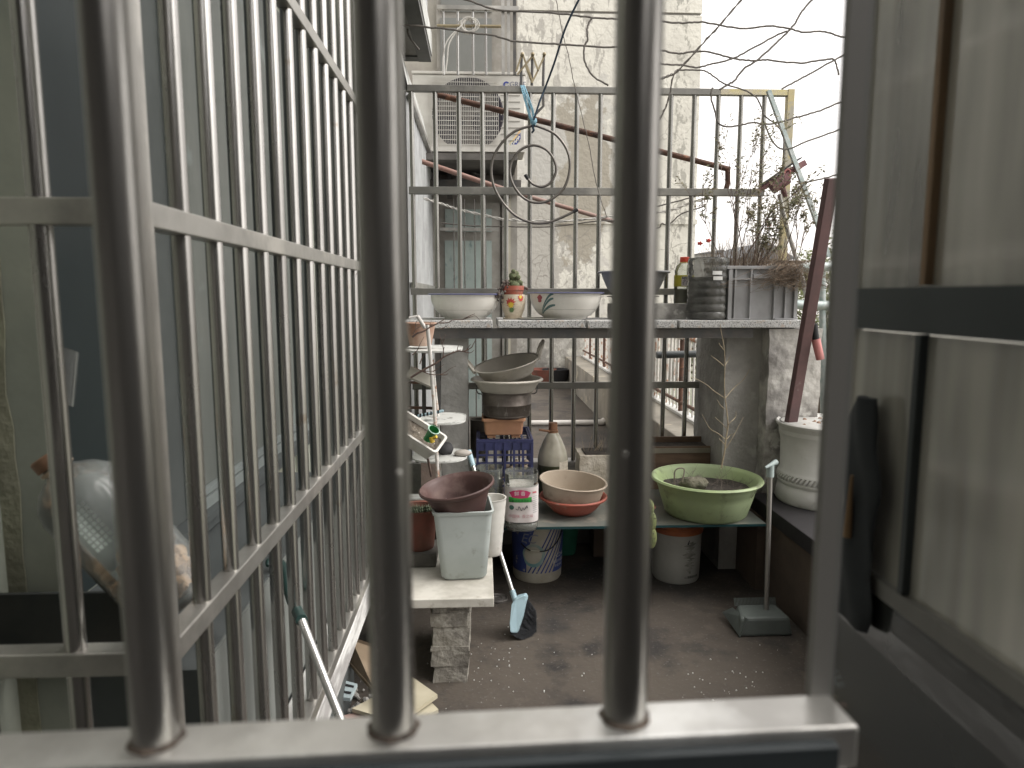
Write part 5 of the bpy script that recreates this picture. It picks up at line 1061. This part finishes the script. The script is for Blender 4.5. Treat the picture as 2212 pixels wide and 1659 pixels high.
c = PZ(1462,1266,0); c.y += .13; c.x = P(1460,1200,c.y).x; rbk2 = 113*c.y/1500/2; H = .34
t = thing('paint_bucket', 'grey white bucket with orange band and smudged print under the green basin', 'bucket', c)
rfw = lambda z: rbk2*(.92+.08*z/H)
wbk = M('dull white bucket', (.40,.40,.37), (.34,.34,.31), 5, .55)
MB().lathe([(0,0)]+[(rfw(z)-(.006 if z < .01 else 0), z) for z in (0,.012,.1,.2,.29)]+[(rfw(H)+.003,.31),(rfw(H)+.003,H),(rfw(H)-.006,H),(rfw(.1)-.006,.02),(0,.02)], c, 64).build('body', wbk, t)
MB().lathe([(rfw(.255)+.0005,.255),(rfw(.26)+.006,.258),(rfw(.28)+.007,.28),(rfw(.283)+.003,.284),(rfw(.287)+.007,.287),(rfw(.3)+.007,.302),(rfw(.3)+.0005,.305)], c, 64).build('orange_band', orange_b, t)
mp = cyl(c, rfw, .001); smd = M('smudge', (.17,.17,.15), (.3,.3,.27), 22, .8)
for i in range(9): polymap([(.02+random.uniform(-.01,.05)+.012*math.cos(a)*(1+.4*math.sin(3*a+i)), .07+.018*i+.012*math.sin(a)) for a in [k*.5 for k in range(12)]], mp).build('smudge', smd, t)
grid(mp, .03,.10,.032,.044,8,1,).build('print_bar', M('faint bar',(.2,.2,.18),None,9,.7), t); text('山海家漆', .014, lambda x, y: mp(.012+x, .034+y), inkm, t)
polymap([(.02,.215),(.03,.235),(.034,.236),(.028,.21)], mp).build('print_mark', inkm, t)
c = PZ(1228,1225,0); c.y += .1; MB().lathe(vessel(.06,.085,.26), Vector((P(1220,1200,c.y+.12).x,c.y+.12,0)), 40).build('teal_pail', green_t, None, 'dark green plastic pail mostly hidden behind the blue striped bucket', 'pail')
# white ceramic pot on the bench
c = P(1776,1110,3.28); c.z = .447; rt = .235; H = P(1776,925,3.1).z-c.z
t = thing('ceramic_pot', 'large white ceramic pot with brick relief and rope moulding on the bench', 'flower pot', c)
pr = [(0,0),(rt*.93,0),(rt*.97,.015),(rt*.93,.075),(rt*.905,.085),(rt*.905,.09),(rt*.93,.098),(rt*.93,.108),(rt*.90,.115),(rt*.90,.135),(rt*.93,.142),(rt*.92,.152),(rt*.885,.16),(rt*.90,H*.75),(rt*.95,H-.03),(rt*1.0,H-.018),(rt*1.01,H-.005),(rt*.985,H),(rt*.95,H-.004),(rt*.94,H-.06),(0,H-.06)]
MB().lathe(pr, c, 80).build('body', white_cer, t)
b = MB()
for k in range(64):
    a = 2*math.pi*k/64; p0 = c+Vector((math.cos(a)*rt*.91, math.sin(a)*rt*.91, .112)); p1 = c+Vector((math.cos(a+.09)*rt*.915, math.sin(a+.09)*rt*.915, .140)); b.tube([p0,(p0+p1)/2+Vector((math.cos(a),math.sin(a),0))*.004,p1], [.006,.009,.006], 6)
b.build('rope_moulding', white_cer, t)
b = MB()
for k in range(9):
    z = .175+k*.027; rr_ = rt*(.885+.0135*min(1,k/6)+.001*k); b.lathe([(rr_-.0004,z-.0009),(rr_+.0006,z),(rr_-.0004,z+.0009)], c, 64)
b.build('brick_lines', M('ceramic line',(.54,.535,.51),None,9,.6), t)
b = MB()
for k, (s, z, an) in enumerate(((-.03,.30,.9),(.0,.335,.3),(-.04,.24,1.2),(-.02,.19,.8),(.02,.27,.4),(-.01,.36,1.0))):
    q = c+Vector((rt*.93*math.sin(s/rt-.1), -rt*.93*math.cos(s/rt-.1), z)); b.ball(q, .026, 8, (.9,.25,.45))
b.build('leaf_relief', white_cer, t)
b = MB(); b.lathe([(rt*.93,H-.022),(rt*.85,H-.016),(rt*.4,H-.008),(0,H-.006)], c, 40, wob=lambda a,z:.02*math.sin(7*a)); b.build('soil', M('red brown soil',(.085,.045,.03),(.05,.03,.022),40,1,bump=.6,spec=.05), t)
b = MB(); b.ball(c+Vector((.02,-.08,H-.005)), .045, 10, (1,.8,.7), .2); b.build('pale_stone', pebble_l, None, 'rounded pale stone on the soil of the white ceramic pot', 'stone')
b = MB(); 
for _ in range(26): a = random.uniform(0,6.28); q = random.random()*rt*.7; b.ball(c+Vector((math.cos(a)*q,math.sin(a)*q,H-.009)), random.uniform(.005,.012), 5, nz=.4)
b.build('soil_crumbs', M('crumb brown',(.24,.14,.095),(.36,.27,.2),30,.9), None, kind='stuff')
# dustpan
h0 = PZ(1575,1330,.03); c = PZ(1650,1370,0); t = thing('dustpan', 'grey long-handled dustpan standing on the floor at the right', 'dustpan', c)
dp = M('grey green plastic', (.13,.15,.14), (.10,.115,.11), 6, .5)
fl_ = PZ(1596,1377,.0); fr_ = PZ(1717,1377,.0); wL = fl_.x; wR = fr_.x; yf = fl_.y; zh = P(1650,1334,yf).z
b = MB(); b.rings([[Vector((x,y,z)) for x, y in ((wL,yf),(wR,yf),(wR-.02,yf+.19),(wL+.03,yf+.19))] for z in (0,)]+[[Vector((x,y,z)) for x, y, z in ((wL+.008,yf+.01,zh*.92),(wR-.014,yf+.01,zh*.92),(wR-.03,yf+.13,zh),(wL+.04,yf+.13,zh))]], True, True, True, False); b.build('pan_body', dp, t, bevel=.012)
b = MB(); p = [PZ(1560,1318,.05), PZ(1602,1372,.004)]; b.add([PZ(1560,1322,.03), PZ(1598,1376,.006), PZ(1612,1335,.085), PZ(1582,1312,.07), PZ(1562,1322,.026), PZ(1600,1376,.002), PZ(1616,1337,.08), PZ(1584,1314,.066)], [(0,1,2,3),(4,7,6,5),(0,4,5,1),(1,5,6,2),(2,6,7,3),(3,7,4,0)]); b.build('side_lip', dp, t)
b = MB()
for k in range(30): x = wL+.03+(wR-wL-.055)*k/29; b.tube([(x,yf+.135,zh-.01),(x,yf+.15,zh+.022)], .0022, 4)
b.build('comb_teeth', dp, t)
hb_ = P(1655,1330,yf+.08); ht = P(1664,1008,yf+.14)
MB().tube([hb_+Vector((0,0,-.02)), ht], .0105, 12).build('handle', M('brushed grey tube',(.36,.35,.33),(.28,.27,.25),7,.35,.7), t); 
b = MB(); b.tube([ht+(hb_-ht).normalized()*.045, ht+Vector((0,0,.005))], .0165, 12); b.tube([ht+Vector((-.03,-.02,.0)),ht+Vector((.03,.01,.018))], [.006,.013], 8); b.build('end_clip', M('pale aqua plastic',(.36,.43,.42),None,8,.4), t)
# broom
tp = P(1013,978,3.22); bt = P(1111,1290,2.85)
t = thing('broom', 'pale blue broom with black bristles leaning behind the grey bin', 'broom', P(1130,1385,2.78))
MB().tube([tp, bt], .0095, 12).build('handle', M('bright metal tube',(.62,.62,.6),None,9,.25,.85), t); d = (bt-tp).normalized(); MB().tube([tp-d*.01, tp+d*.07], .0135, 12).build('end_cap', ltblue, t)
MB().tube([bt-d*.03, bt+d*.03], .0125, 12).build('socket', ltblue, t)
hp_ = [P(*q, yy) for q, yy in (((1112,1290),2.84),((1134,1284),2.84),((1138,1292),2.85),((1130,1330),2.83),((1118,1366),2.80),((1102,1366),2.78),((1100,1345),2.79),((1104,1305),2.82))]
b = MB(); n = len(hp_); b.add([p+Vector((0,-.012,0)) for p in hp_]+[p+Vector((.01,.035,-.005)) for p in hp_], [tuple(range(n))[::-1], tuple(range(n,2*n))]+[(k,(k+1)%n,(k+1)%n+n,k+n) for k in range(n)]); b.build('head', ltblue, t, bevel=.008)
b = MB(); e0 = [P(1137,1292,2.86),P(1130,1330,2.84),P(1118,1366,2.81),P(1102,1367,2.79)]; e1 = [P(1156,1325,2.88),P(1157,1360,2.87),P(1146,1388,2.83),P(1128,1394,2.80)]
def lp(L, a): a *= len(L)-1; i = min(int(a), len(L)-2); return L[i].lerp(L[i+1], a-i)
for _ in range(1500):
    a = random.random(); p0 = lp(e0,a)+Vector((0,random.uniform(-.012,.03),0)); p1 = lp(e1,min(1,max(0,a+random.gauss(0,.05))))+Vector((random.gauss(0,.004),random.uniform(-.02,.035),random.gauss(0,.006))); p1.z = max(.003, p1.z)
    b.tube([p0,(p0+p1)/2+Vector((0,0,random.gauss(0,.004))),p1], [.0014,.0013,.0007], 3, False)
b.build('bristles', bristle, t)
# can lid
c = PZ(1075,1295,.0); MB().lathe([(0,.004),(.02,.004),(.022,.008),(.03,.008),(.032,.003),(.043,.004),(.047,.011),(.049,.009),(.048,.0),(0,.0)], c, 40).build('can_lid', M('grey lid',(.16,.15,.14),None,8,.5,.3), None, 'round grey can lid lying on the floor near the brick pier', 'lid')

# ---------------------------------------------------------------- bin, pots on the slab
cb_ = CR(1600,1700,2.552)
c = PZ(1000,1254,zB+.001); cx = c.x; yb2 = c.y; zt3 = P(997,1104,yb2).z
wbm = 105*yb2/1500*.98; wtp = 131*yb2/1500
t = thing('waste_bin', 'pale grey green rectangular waste bin on the stone slab', 'bin', (cx,yb2+.09,zB))
b = MB(); cyb = yb2+.085; cxt = P(997,1104,yb2).x
h3 = zt3-zB
def rg(f, g=0, dz=0): return rrect(cx+(cxt-cx)*f, cyb, wbm+(wtp-wbm)*f-g, .17+.045*f-g, .028-.004*f, zB+.001+h3*f+dz)
b.rings([rg(0,.02), rg(0,.0,.012), rg(.5), rg(.955), rg(.957,-.008), rg(1,-.012), rg(1.0,.004,.002), rg(.9,.012), rg(.05,.01)], True, True, True); b.xf(rot((cx,cyb,zB),(0,0,R_(4)))); b.build('body', grey_bin, t)
# brown oval pot
cpn = Vector((cxt-.002, cyb-.01, zt3-.034)); rt = 168*(cyb-.02)/1500/2
t = thing('brown_pot', 'wide dark brown plastic pot with litter sitting tilted in the bin top', 'flower pot', cpn)
mt_ = Matrix.Translation(cpn) @ Euler((R_(7),R_(-9),0)).to_matrix().to_4x4()
hq = .115; pr = [(0,0),(rt*.60,0),(rt*.64,.008),(rt*.72,.04),(rt*.80,.075),(rt*.86,hq-.012),(rt*.94,hq-.01),(rt*1.0,hq-.002),(rt*1.005,hq+.006),(rt*.97,hq+.010),(rt*.90,hq+.002),(rt*.85,hq-.006),(rt*.78,.07),(rt*.66,.03),(0,.026)]
MB().lathe(pr, (0,0,0), 72, sy=.88).xf(mt_).build('body', brown_p, t)
MB().lathe([(rt*.5,.031),(rt*.3,.036),(0,.037)], (.0,-.0,0), 32, wob=lambda a,z:.2*math.sin(3*a)).xf(mt_).build('soil', soil, t)
b = MB(); pz = [Vector((-.055,-.02,.04)),Vector((-.02,-.04,.045)),Vector((-.01,-.01,.05)),Vector((-.05,.0,.075)),Vector((-.03,-.015,.06))]; b.add(pz, [(0,1,4),(1,2,4),(2,3,4),(3,0,4)]); b.xf(mt_); b.build('paper_scrap', papr, None, 'crumpled white paper scrap inside the brown pot', 'scrap')
b = MB()
for _ in range(40): twigs(b, Vector((random.uniform(-.04,.09),random.uniform(-.05,.02),.032)), Vector((random.gauss(0,1),random.gauss(0,1),.35)), random.uniform(.01,.04), .0013, 0)
twigs(b, Vector((.0,0,.03)), Vector((0,0,1)), .06, .0012, 1); b.xf(mt_); b.build('litter', twig, None, kind='stuff')
# cream ribbed pot behind the bin
c = P(1060,1180,2.86); c.z = zB+.001; c.x = P(1062,1120,2.86).x; H = P(1062,1075,2.86).z-c.z
pr = [(0,0),(.038,0)]
for i in range(25):
    z = .004+(H-.004)*i/24; pr.append((.040+.022*(z/H)+.0012*abs(math.sin(z/H*math.pi*6)), z))
pr += [(.064,H+.002),(.058,H+.002),(.04,.05),(0,.05)]
MB().lathe(pr, c, 48).build('ribbed_pot', white_p, None, 'slim cream ribbed plastic pot behind the grey bin', 'flower pot')
# terracotta pot with succulent on a brick
MB().box(P(870,1230,2.80).x, P(945,1230,2.80).x, 2.72, 2.90, zB+.001, zB+.055).build('loose_brick', M('grey brick',(.12,.115,.10),(.09,.085,.075),9,.9,bump=.4), None, 'dark loose brick under the terracotta pot at the slab edge', 'brick', bevel=.004)
c = P(905,1180,2.81); c.z = zB+.056; H = P(905,1100,2.81).z-c.z
t = thing('terracotta_pot', 'terracotta pot with small succulents on the loose brick', 'flower pot', c)
MB().lathe(vessel(.062,.082,H,.006,.008,1,rimh=.012), c, 40).build('body', terra_d, t); MB().lathe([(0,H-.012),(.076,H-.012)], c, 24).build('soil', soil, t)
b = MB()
for _ in range(10):
    o = c+Vector((random.uniform(-.045,.05),random.uniform(-.05,.04),H-.01))
    for k in range(9): a = k*.7; b.add([o, o+Vector((math.cos(a)*.012-.003*math.sin(a),math.sin(a)*.012,.012)), o+Vector((math.cos(a)*.02,math.sin(a)*.02,.022)), o+Vector((math.cos(a)*.012+.003*math.sin(a),math.sin(a)*.012,.010))], [(0,1,2,3)])
b.build('succulent', M('succulent grey green',(.13,.16,.09),(.1,.12,.08),20,.7), t)

# ---------------------------------------------------------------- plant stand at left of the pillar
ca = CR(1600,1200,4.147); cb5 = CR(1600,1580,3.95)
st = thing('plant_stand', 'white rusty tube plant stand with rounded trays left of the pillar', 'plant stand', P(950,1150,3.1))
yf_, yr_ = 3.02, 3.22
b = MB(); b.tube([P(*ca(340,330),yf_), P(*ca(365,560),yf_), P(*ca(400,950),yf_), P(*ca(425,1300),yf_)], .0085, 8); b.build('front_leg', whitepipe, st)
b = MB(); b.tube([P(*ca(425,1300),yf_), P(*cb5(430,0),yf_), P(*cb5(450,350),yf_), P(*cb5(470,800),yf_), P(*cb5(490,1200),yf_), P(*cb5(500,1500),yf_)], .0082, 8); b.build('front_leg', rust_l, st)
b = MB(); b.tube([P(*ca(425,900),yr_), P(*ca(480,1500),yr_), P(*cb5(485,160),yr_), P(*cb5(510,700),yr_), P(*cb5(530,1300),yr_)], .0075, 8); b.build('rear_leg', rust_l, st)
b = MB(); b.tube([P(*ca(40,210),yf_-.02), P(*ca(180,182),yf_-.01)], .004, 6); b.tube([P(*ca(180,180),yf_), P(*ca(310,385),yf_)], .0085, 8); b.build('top_arm', whitepipe, st)
def tray(xl_, xr_, yb_px, yf_px, crp, yfr, name='tray'):
    uf, vf = crp((xl_+xr_)/2, yf_px); z = P(uf, vf, yfr).z; ub, vb = crp((xl_+xr_)/2, yb_px); ybk = min(yfr+.4, PZ(ub, vb, z).y)
    x0_ = P(*crp(xl_, yf_px), yfr).x; x1__ = P(*crp(xr_, (yf_px+yb_px)/2), (yfr+ybk)/2).x
    cxx, cyy = (x0_+x1__)/2, (yfr+ybk)/2; w_, d_ = x1__-x0_, ybk-yfr; r = min(w_, d_)*.42
    b = MB(); b.rings([rrect(cxx,cyy,w_-.004,d_-.004,r,z-.006), rrect(cxx,cyy,w_,d_,r,z-.004), rrect(cxx,cyy,w_,d_,r,z+.003), rrect(cxx,cyy,w_-.006,d_-.006,r*.97,z+.003), rrect(cxx,cyy,w_-.008,d_-.008,r*.97,z)], True, True, True, False)
    return b.build(name, trayp, st), Vector((cxx, cyy, z))
tray(-80, 915, 665, 765, ca, 3.02); tray(170, 925, 180, 355, cb5, 3.02); t3_, tc3 = tray(60, 950, 735, 950, cb5, 3.02); tray(-60, 400, 1450, 1520, cb5, 3.02)
q = PZ(*cb5(605,820), tc3.z); b = MB(); b.ball(q+Vector((0,0,.025)), .038, 10, (1,.9,.85), .12); b.build('dark_pebble', pebble_d, None, 'round dark grey pebble on the lowest marbled tray', 'pebble')
q = PZ(*cb5(880,845), tc3.z); b = MB(); b.ball(q+Vector((0,0,.012)), .034, 10, (1.2,.9,.48), .15); b.build('pale_pebble', pebble_l, None, 'flat pale pebble at the right end of the lowest marbled tray', 'pebble')
# brush on middle tray
q = P(*cb5(340,215), 3.10); t = thing('scrub_brush', 'pale blue scrubbing brush lying on the middle tray', 'brush', q)
b = MB(); b.beam(q+Vector((-.085,0,-.012)), q+Vector((.07,0,.02)), .03, .01, Vector((0,1,0))); b.build('back', ltblue, t, bevel=.004)
b = MB(); 
for k in range(8): b.box(q.x-.07+k*.016, q.x-.062+k*.016, q.y-.017, q.y-.0155, q.z-.012+k*.003, q.z+.004+k*.003)
b.build('bristle_rows', black_m, t)
# tilted white planter
q = P(*cb5(130,430), 2.94); mt_ = Matrix.Translation(q) @ Euler((R_(32),R_(32),R_(-8))).to_matrix().to_4x4()
t = thing('white_trough', 'white plastic window box hanging tilted with dry soil', 'planter', q)
b = MB(); b.rings([rrect(0,0,.23,.08,.012,-.08), rrect(0,0,.26,.105,.014,-.010), rrect(0,0,.275,.118,.016,-.010), rrect(0,0,.275,.118,.016,.009), rrect(0,0,.255,.10,.012,.009), rrect(0,0,.23,.08,.010,-.05)], True, True, False, False); b.xf(mt_); b.build('box', white_p, t)
b = MB(); b.rings([rrect(0,0,.248,.092,.012,-.016), rrect(0,0,.001,.001,.0001,-.012)]); b.xf(mt_); b.build('soil', soil, t)
t = thing('green_funnel', 'small green plastic tube toy with yellow nozzle stuck in the white box', 'toy', P(*cb5(400,520),2.9))
b = MB(); b.tube([P(*cb5(330,600),2.88), P(*cb5(380,500),2.87), P(*cb5(430,440),2.85)], [.019,.017,.024], 12, False); b.build('tube', M('bright green plastic',(.03,.26,.07),None,8,.4), t); b = MB(); c_ = P(*cb5(430,440),2.85); a_ = (P(*cb5(430,440),2.85)-P(*cb5(330,600),2.88)).normalized(); u_ = a_.orthogonal().normalized(); w_ = a_.cross(u_); b.tube([c_+(u_*math.cos(k*math.pi/6)+w_*math.sin(k*math.pi/6))*.025 for k in range(13)], .0025, 6); b.build('rim', M('mint rim',(.5,.72,.6),None,8,.4), t)
b = MB(); b.tube([P(*cb5(385,560),2.84), P(*cb5(410,640),2.84)], [.009,.010], 10); b.tube([P(*cb5(410,580),2.84), P(*cb5(470,548),2.83)], .007, 8); b.build('nozzle', M('yellow plastic',(.72,.50,.05),None,8,.4), t)
# broken terracotta pot & rusty shelf bits on top tray
q = P(*ca(230,560), 3.2); MB().lathe(vessel(.05,.07,.10,.005,.006,1), Vector((q.x,q.y,q.z-.03)), 32).build('old_pot', M('weathered clay',(.28,.15,.10),(.4,.3,.24),9,.9), None, 'weathered clay pot on the top tray of the plant stand', 'flower pot')
q = P(*ca(230,1180), 3.15); b = MB(); b.box(q.x-.06,q.x+.06,q.y-.05,q.y+.05,q.z-.005,q.z+.005); b.xf(rot(q,(R_(20),R_(25),0))); b.build('slate_offcut', M('pale offcut',(.38,.36,.31),None,6,.8), None, 'pale flat offcut leaning on the plant stand', 'offcut')
# twig branches
tb = thing('bare_branch', 'bare dark forked branch reaching right across the pillar', 'branch', P(*ca(70,1190),2.98))
def brn(L, r0, y, par):
    b = MB(); q = cr([P(*ca(*p),y) for p in L]); b.tube(q, [r0*(1-.7*i/len(q)) for i in range(len(q))], 6); b.build('twig', twig, par)
brn(((70,1190),(250,1080),(400,1000),(520,930),(600,860),(720,800),(850,755),(940,760),(1060,700),(1095,640),(1130,580)),.0048,2.96,tb)
for L in (((600,860),(605,730),(580,620),(535,460)),((605,740),(620,690)),((580,640),(605,600),(640,480)),((850,760),(835,720),(850,660)),((940,765),(1040,785),(1105,745)),((980,745),(1050,640)),((720,800),(780,755)),((250,1080),(120,1020)),((250,1080),(340,1120),(430,1140),(540,1140),(640,1100),(720,1040),(815,1000)),((430,1090),(490,1060),(530,1025),(615,975)),((250,1080),(330,1085),(440,1085)),((540,1140),(640,1145),(685,1120))): brn(L, .0026, 2.96, tb)
tb = thing('bare_branch', 'upper bare branch crossing in front of the granite slab edge', 'branch', P(*ca(100,530),2.98))
brn(((95,530),(170,470),(290,430),(380,370),(480,320),(550,280),(630,230)),.0046,2.97,tb)
for L in (((540,300),(680,290),(760,250),(920,240),(1050,200),(1130,185),(1215,275)),((920,240),(1040,180),(1120,145)),((110,480),(150,400),(155,300),(185,260)),((380,370),(400,290)),((380,370),(425,315)),((150,400),(240,350)),((100,820),(180,740),(220,650),(290,520)),((220,970),(250,880),(300,800),(350,790)),((560,400),(620,370),(690,325))): brn(L, .0026, 2.97, tb)
# dark post/strip left of pillar + far stand clutter
MB().box(P(945,800,3.44).x-.012, P(951,800,3.44).x-.002, 3.46, 3.60, 0, 1.27).build('dark_strip', dark_metal, None, 'dark narrow steel strip along the left side of the concrete pillar', 'strip')
t = thing('steel_rack', 'rusty steel rack half hidden behind the plant stand', 'rack', P(900,1000,3.6))
b = MB(); b.beam(P(915,748,3.6),P(918,1060,3.6),.02,.02); b.build('post', dark_metal, t); b = MB(); b.beam(P(880,826,3.6),P(945,826,3.6),.012,.012,Vector((0,0,1))); b.beam(P(880,880,3.6),P(945,882,3.6),.014,.012,Vector((0,0,1))); b.build('rail', rust, t)
b = MB(); b.box(P(915,1010,3.6).x,P(955,1010,3.6).x,3.45,3.6,SH,P(935,990,3.5).z); b.build('wood_block', M('weathered block',(.26,.2,.17),(.18,.14,.12),9,.9,bump=.4), None, 'weathered wooden block on the shelf below the trays', 'block')
b = MB(); b.tube([P(*cb5(290,740),2.95), P(*cb5(340,920),2.97), P(*cb5(390,1170),3.0)], [.006,.0055,.005], 6); b.build('dark_stick', twig, None, 'dark thin stick standing behind the brown pot', 'stick')

# pvc pipe on far floor
p0 = PZ(1140,920,.0); yy = p0.y; b = MB(); b.tube([Vector((P(1140,915,yy).x,yy,.032)), Vector((P(1290,915,yy).x,yy,.032))], .032, 14); b.tube(cr([Vector((P(1290,915,yy).x,yy,.032)), Vector((P(1304,915,yy).x,yy+.02,.032)), Vector((P(1308,915,yy).x,yy+.12,.032))],4), .036, 14); b.build('pvc_pipe', whitepipe, None, 'white plastic drain pipe lying on the far floor beyond the fence', 'pipe')
for u_, lb_, mt1 in ((1172,'dark red pot at the foot of the weathered wall',terra_d),(1200,'black pot at the foot of the weathered wall',black_m)):
    c = PZ(u_,835,0); MB().lathe(vessel(.16,.22,.28), c, 32).build('flower_pot', mt1, None, lb_, 'flower pot')
b = MB(); l = MB(); q = PZ(1128,842,.0); twigs(b, q, Vector((0,0,1)), .35, .006, 2, l, .6, .07); t = thing('shrub', 'small green shrub at the foot of the weathered wall', 'shrub', q); b.build('stem', twig, t); l.build('leaves', foliage, t)
# dark pipe behind lower right bars
b = MB(); b.tube([P(1418,767,4.2), P(1562,763,4.2)], .022, 10); b.build('dark_pipe', M('dark grey pipe',(.10,.11,.115),None,9,.5), None, 'dark grey pipe stub behind the lower right fence bars', 'pipe')

# ---------------------------------------------------------------- bottom left: pole, junk
t = thing('leaning_handle', 'steel tube handle with dark green grip leaning through the left bars', 'pole', P(735,1550,1.45))
p1 = PX(652,1340,-.365); p2 = P(740,1565,p1.y-.12)
MB().tube([p1, p2], .0085, 12).build('tube', M('bright metal tube2',(.6,.6,.58),None,9,.25,.85), t)
b = MB(); b.tube(cr([PX(578,1222,-.47), PX(584,1212,-.47), PX(610,1225,-.455), PX(628,1290,-.43), p1]), [.004+.0078*min(1,i/10) for i in range(25)], 10); b.build('grip', M('dark green grip',(.02,.05,.045),None,9,.45), t)
def plank(pts, th, name, mat, lab, emat=None):
    b = MB(); n = len(pts); top = [Vector(p) for p in pts]; b.add(top+[p-Vector((0,0,th)) for p in top], [tuple(range(n))[::-1], tuple(range(n,2*n))]+[(k,(k+1)%n,(k+1)%n+n,k+n) for k in range(n)]); return b.build(name, mat, None, lab, 'board')
plank([PZ(945,1500,.07),PZ(890,1462,.07),PZ(760,1530,.07),PZ(860,1560,.07)], .014, 'board_offcut', board, 'cream board offcut with sharp corner pointing right, upper of two')
plank([PZ(947,1532,.045),PZ(930,1515,.045),PZ(800,1560,.045),PZ(860,1580,.045)], .014, 'board_offcut', board, 'cream board offcut just below the other pointed one')
plank([PZ(760,1376,.24),PZ(830,1400,.20),PZ(815,1500,.12),PZ(745,1420,.16)], .012, 'plywood_sheet', M('brown ply',(.26,.20,.14),(.2,.15,.1),6,.8,st=(1,4,1)), 'dusty brown plywood sheet leaning under the white ledge')
plank([PZ(742,1545,.05),PZ(815,1530,.05),PZ(818,1540,.05),PZ(745,1555,.05)], .012, 'pink_lath', pinkw, 'thin pinkish lath on the floor below the ledge')
t = thing('plastic_bracket', 'pale blue plastic slotted piece lying under the white ledge', 'bracket', PZ(750,1495,.1))
q = [PZ(738,1468,.13),PZ(772,1477,.13),PZ(757,1508,.10),PZ(728,1505,.10)]; b = MB(); b.add(q+[p-Vector((0,0,.012)) for p in q], [(3,2,1,0),(4,5,6,7)]+[(k,(k+1)%4,(k+1)%4+4,k+4) for k in range(4)]); b.build('plate', M('pale aqua plate',(.42,.5,.52),None,9,.5), t)
for a in (.2,.62):
    qq = [q[0].lerp(q[3],a)*.85+q[1].lerp(q[2],a)*.15, q[0].lerp(q[3],a)*.1+q[1].lerp(q[2],a)*.9, q[0].lerp(q[3],a+.16)*.1+q[1].lerp(q[2],a+.16)*.9, q[0].lerp(q[3],a+.16)*.85+q[1].lerp(q[2],a+.16)*.15]
    b = MB(); b.add([p+Vector((0,0,.002)) for p in qq], [(3,2,1,0)]); b.build('slot', black_m, t)
b = MB()
for _ in range(60): q = PZ(random.uniform(735,840), random.uniform(1480,1560), .01); b.ball(q, random.uniform(.004,.014), 5, nz=.5)
b.build('rubble', concrete, None, kind='stuff')
b = MB()
for _ in range(45):
    u_, v_ = random.choice(((random.gauss(1560,70),random.gauss(1480,25)),(random.uniform(900,1740),random.uniform(1290,1540)))); q = PZ(u_, v_, .0); b.ball(q+Vector((0,0,.001)), random.uniform(.0012,.0035), 4)
for _ in range(36): q = PZ(random.gauss(1090,34), random.gauss(1440,35), .0); b.ball(q+Vector((0,0,.001)), random.uniform(.001,.0032), 4)
b.build('floor_crumbs', whitem, None, kind='stuff')

# big bottle lying in the left box grille
pa = P(98,983,.985); pb_ = P(392,1300,1.02); ax = (pb_-pa).normalized(); L = (pb_-pa).length
t = thing('plastic_bottle', 'large cloudy plastic bottle with brown cap leaning behind the left bars', 'bottle', pb_)
mt_ = Matrix.Translation(pb_) @ (-ax).to_track_quat('Z','Y').to_matrix().to_4x4(); R0 = .062
pr = [(0,.0),(R0*.75,0),(R0*.95,.01),(R0,.03),(R0,L*.72),(R0*.92,L*.79),(R0*.68,L*.855),(R0*.36,L*.895),(R0*.30,L*.91),(R0*.30,L*.945)]
MB().lathe(pr, (0,0,0), 48).xf(mt_).build('body', cloudy, t); MB().lathe([(R0*.30,L*.905),(R0*.37,L*.91),(R0*.37,L*.925),(R0*.30,L*.93)], (0,0,0), 32).xf(mt_).build('neck_ring', M('pale neck',(.5,.38,.28),None,9,.5), t)
MB().lathe([(R0*.37,L*.935),(R0*.38,L*.94),(R0*.38,L*.99),(R0*.34,L),(0,L)], (0,0,0), 32).xf(mt_).build('cap', cap_b, t)
b = MB()
for _ in range(40): a = random.uniform(0,6.28); q = random.random()**.5*R0*.78; b.ball((math.cos(a)*q, math.sin(a)*q, .02+random.random()*.085), random.uniform(.010,.019), 7, nz=.5)
b.xf(mt_); b.build('nut_contents', nutm, t)
b = MB()
for k in range(9): 
    for j in range(5): a = 3.6+j*.12; z = L*(.45+.03*k); b.add([(math.cos(a+d1)*(R0+.0006), math.sin(a+d1)*(R0+.0006), z+d2) for d1, d2 in ((0,0),(.08,0),(.08,.006),(0,.006))], [(0,1,2,3)])
b.xf(mt_); b.build('printed_panel', M('pale print',(.33,.36,.36),None,9,.6), t)
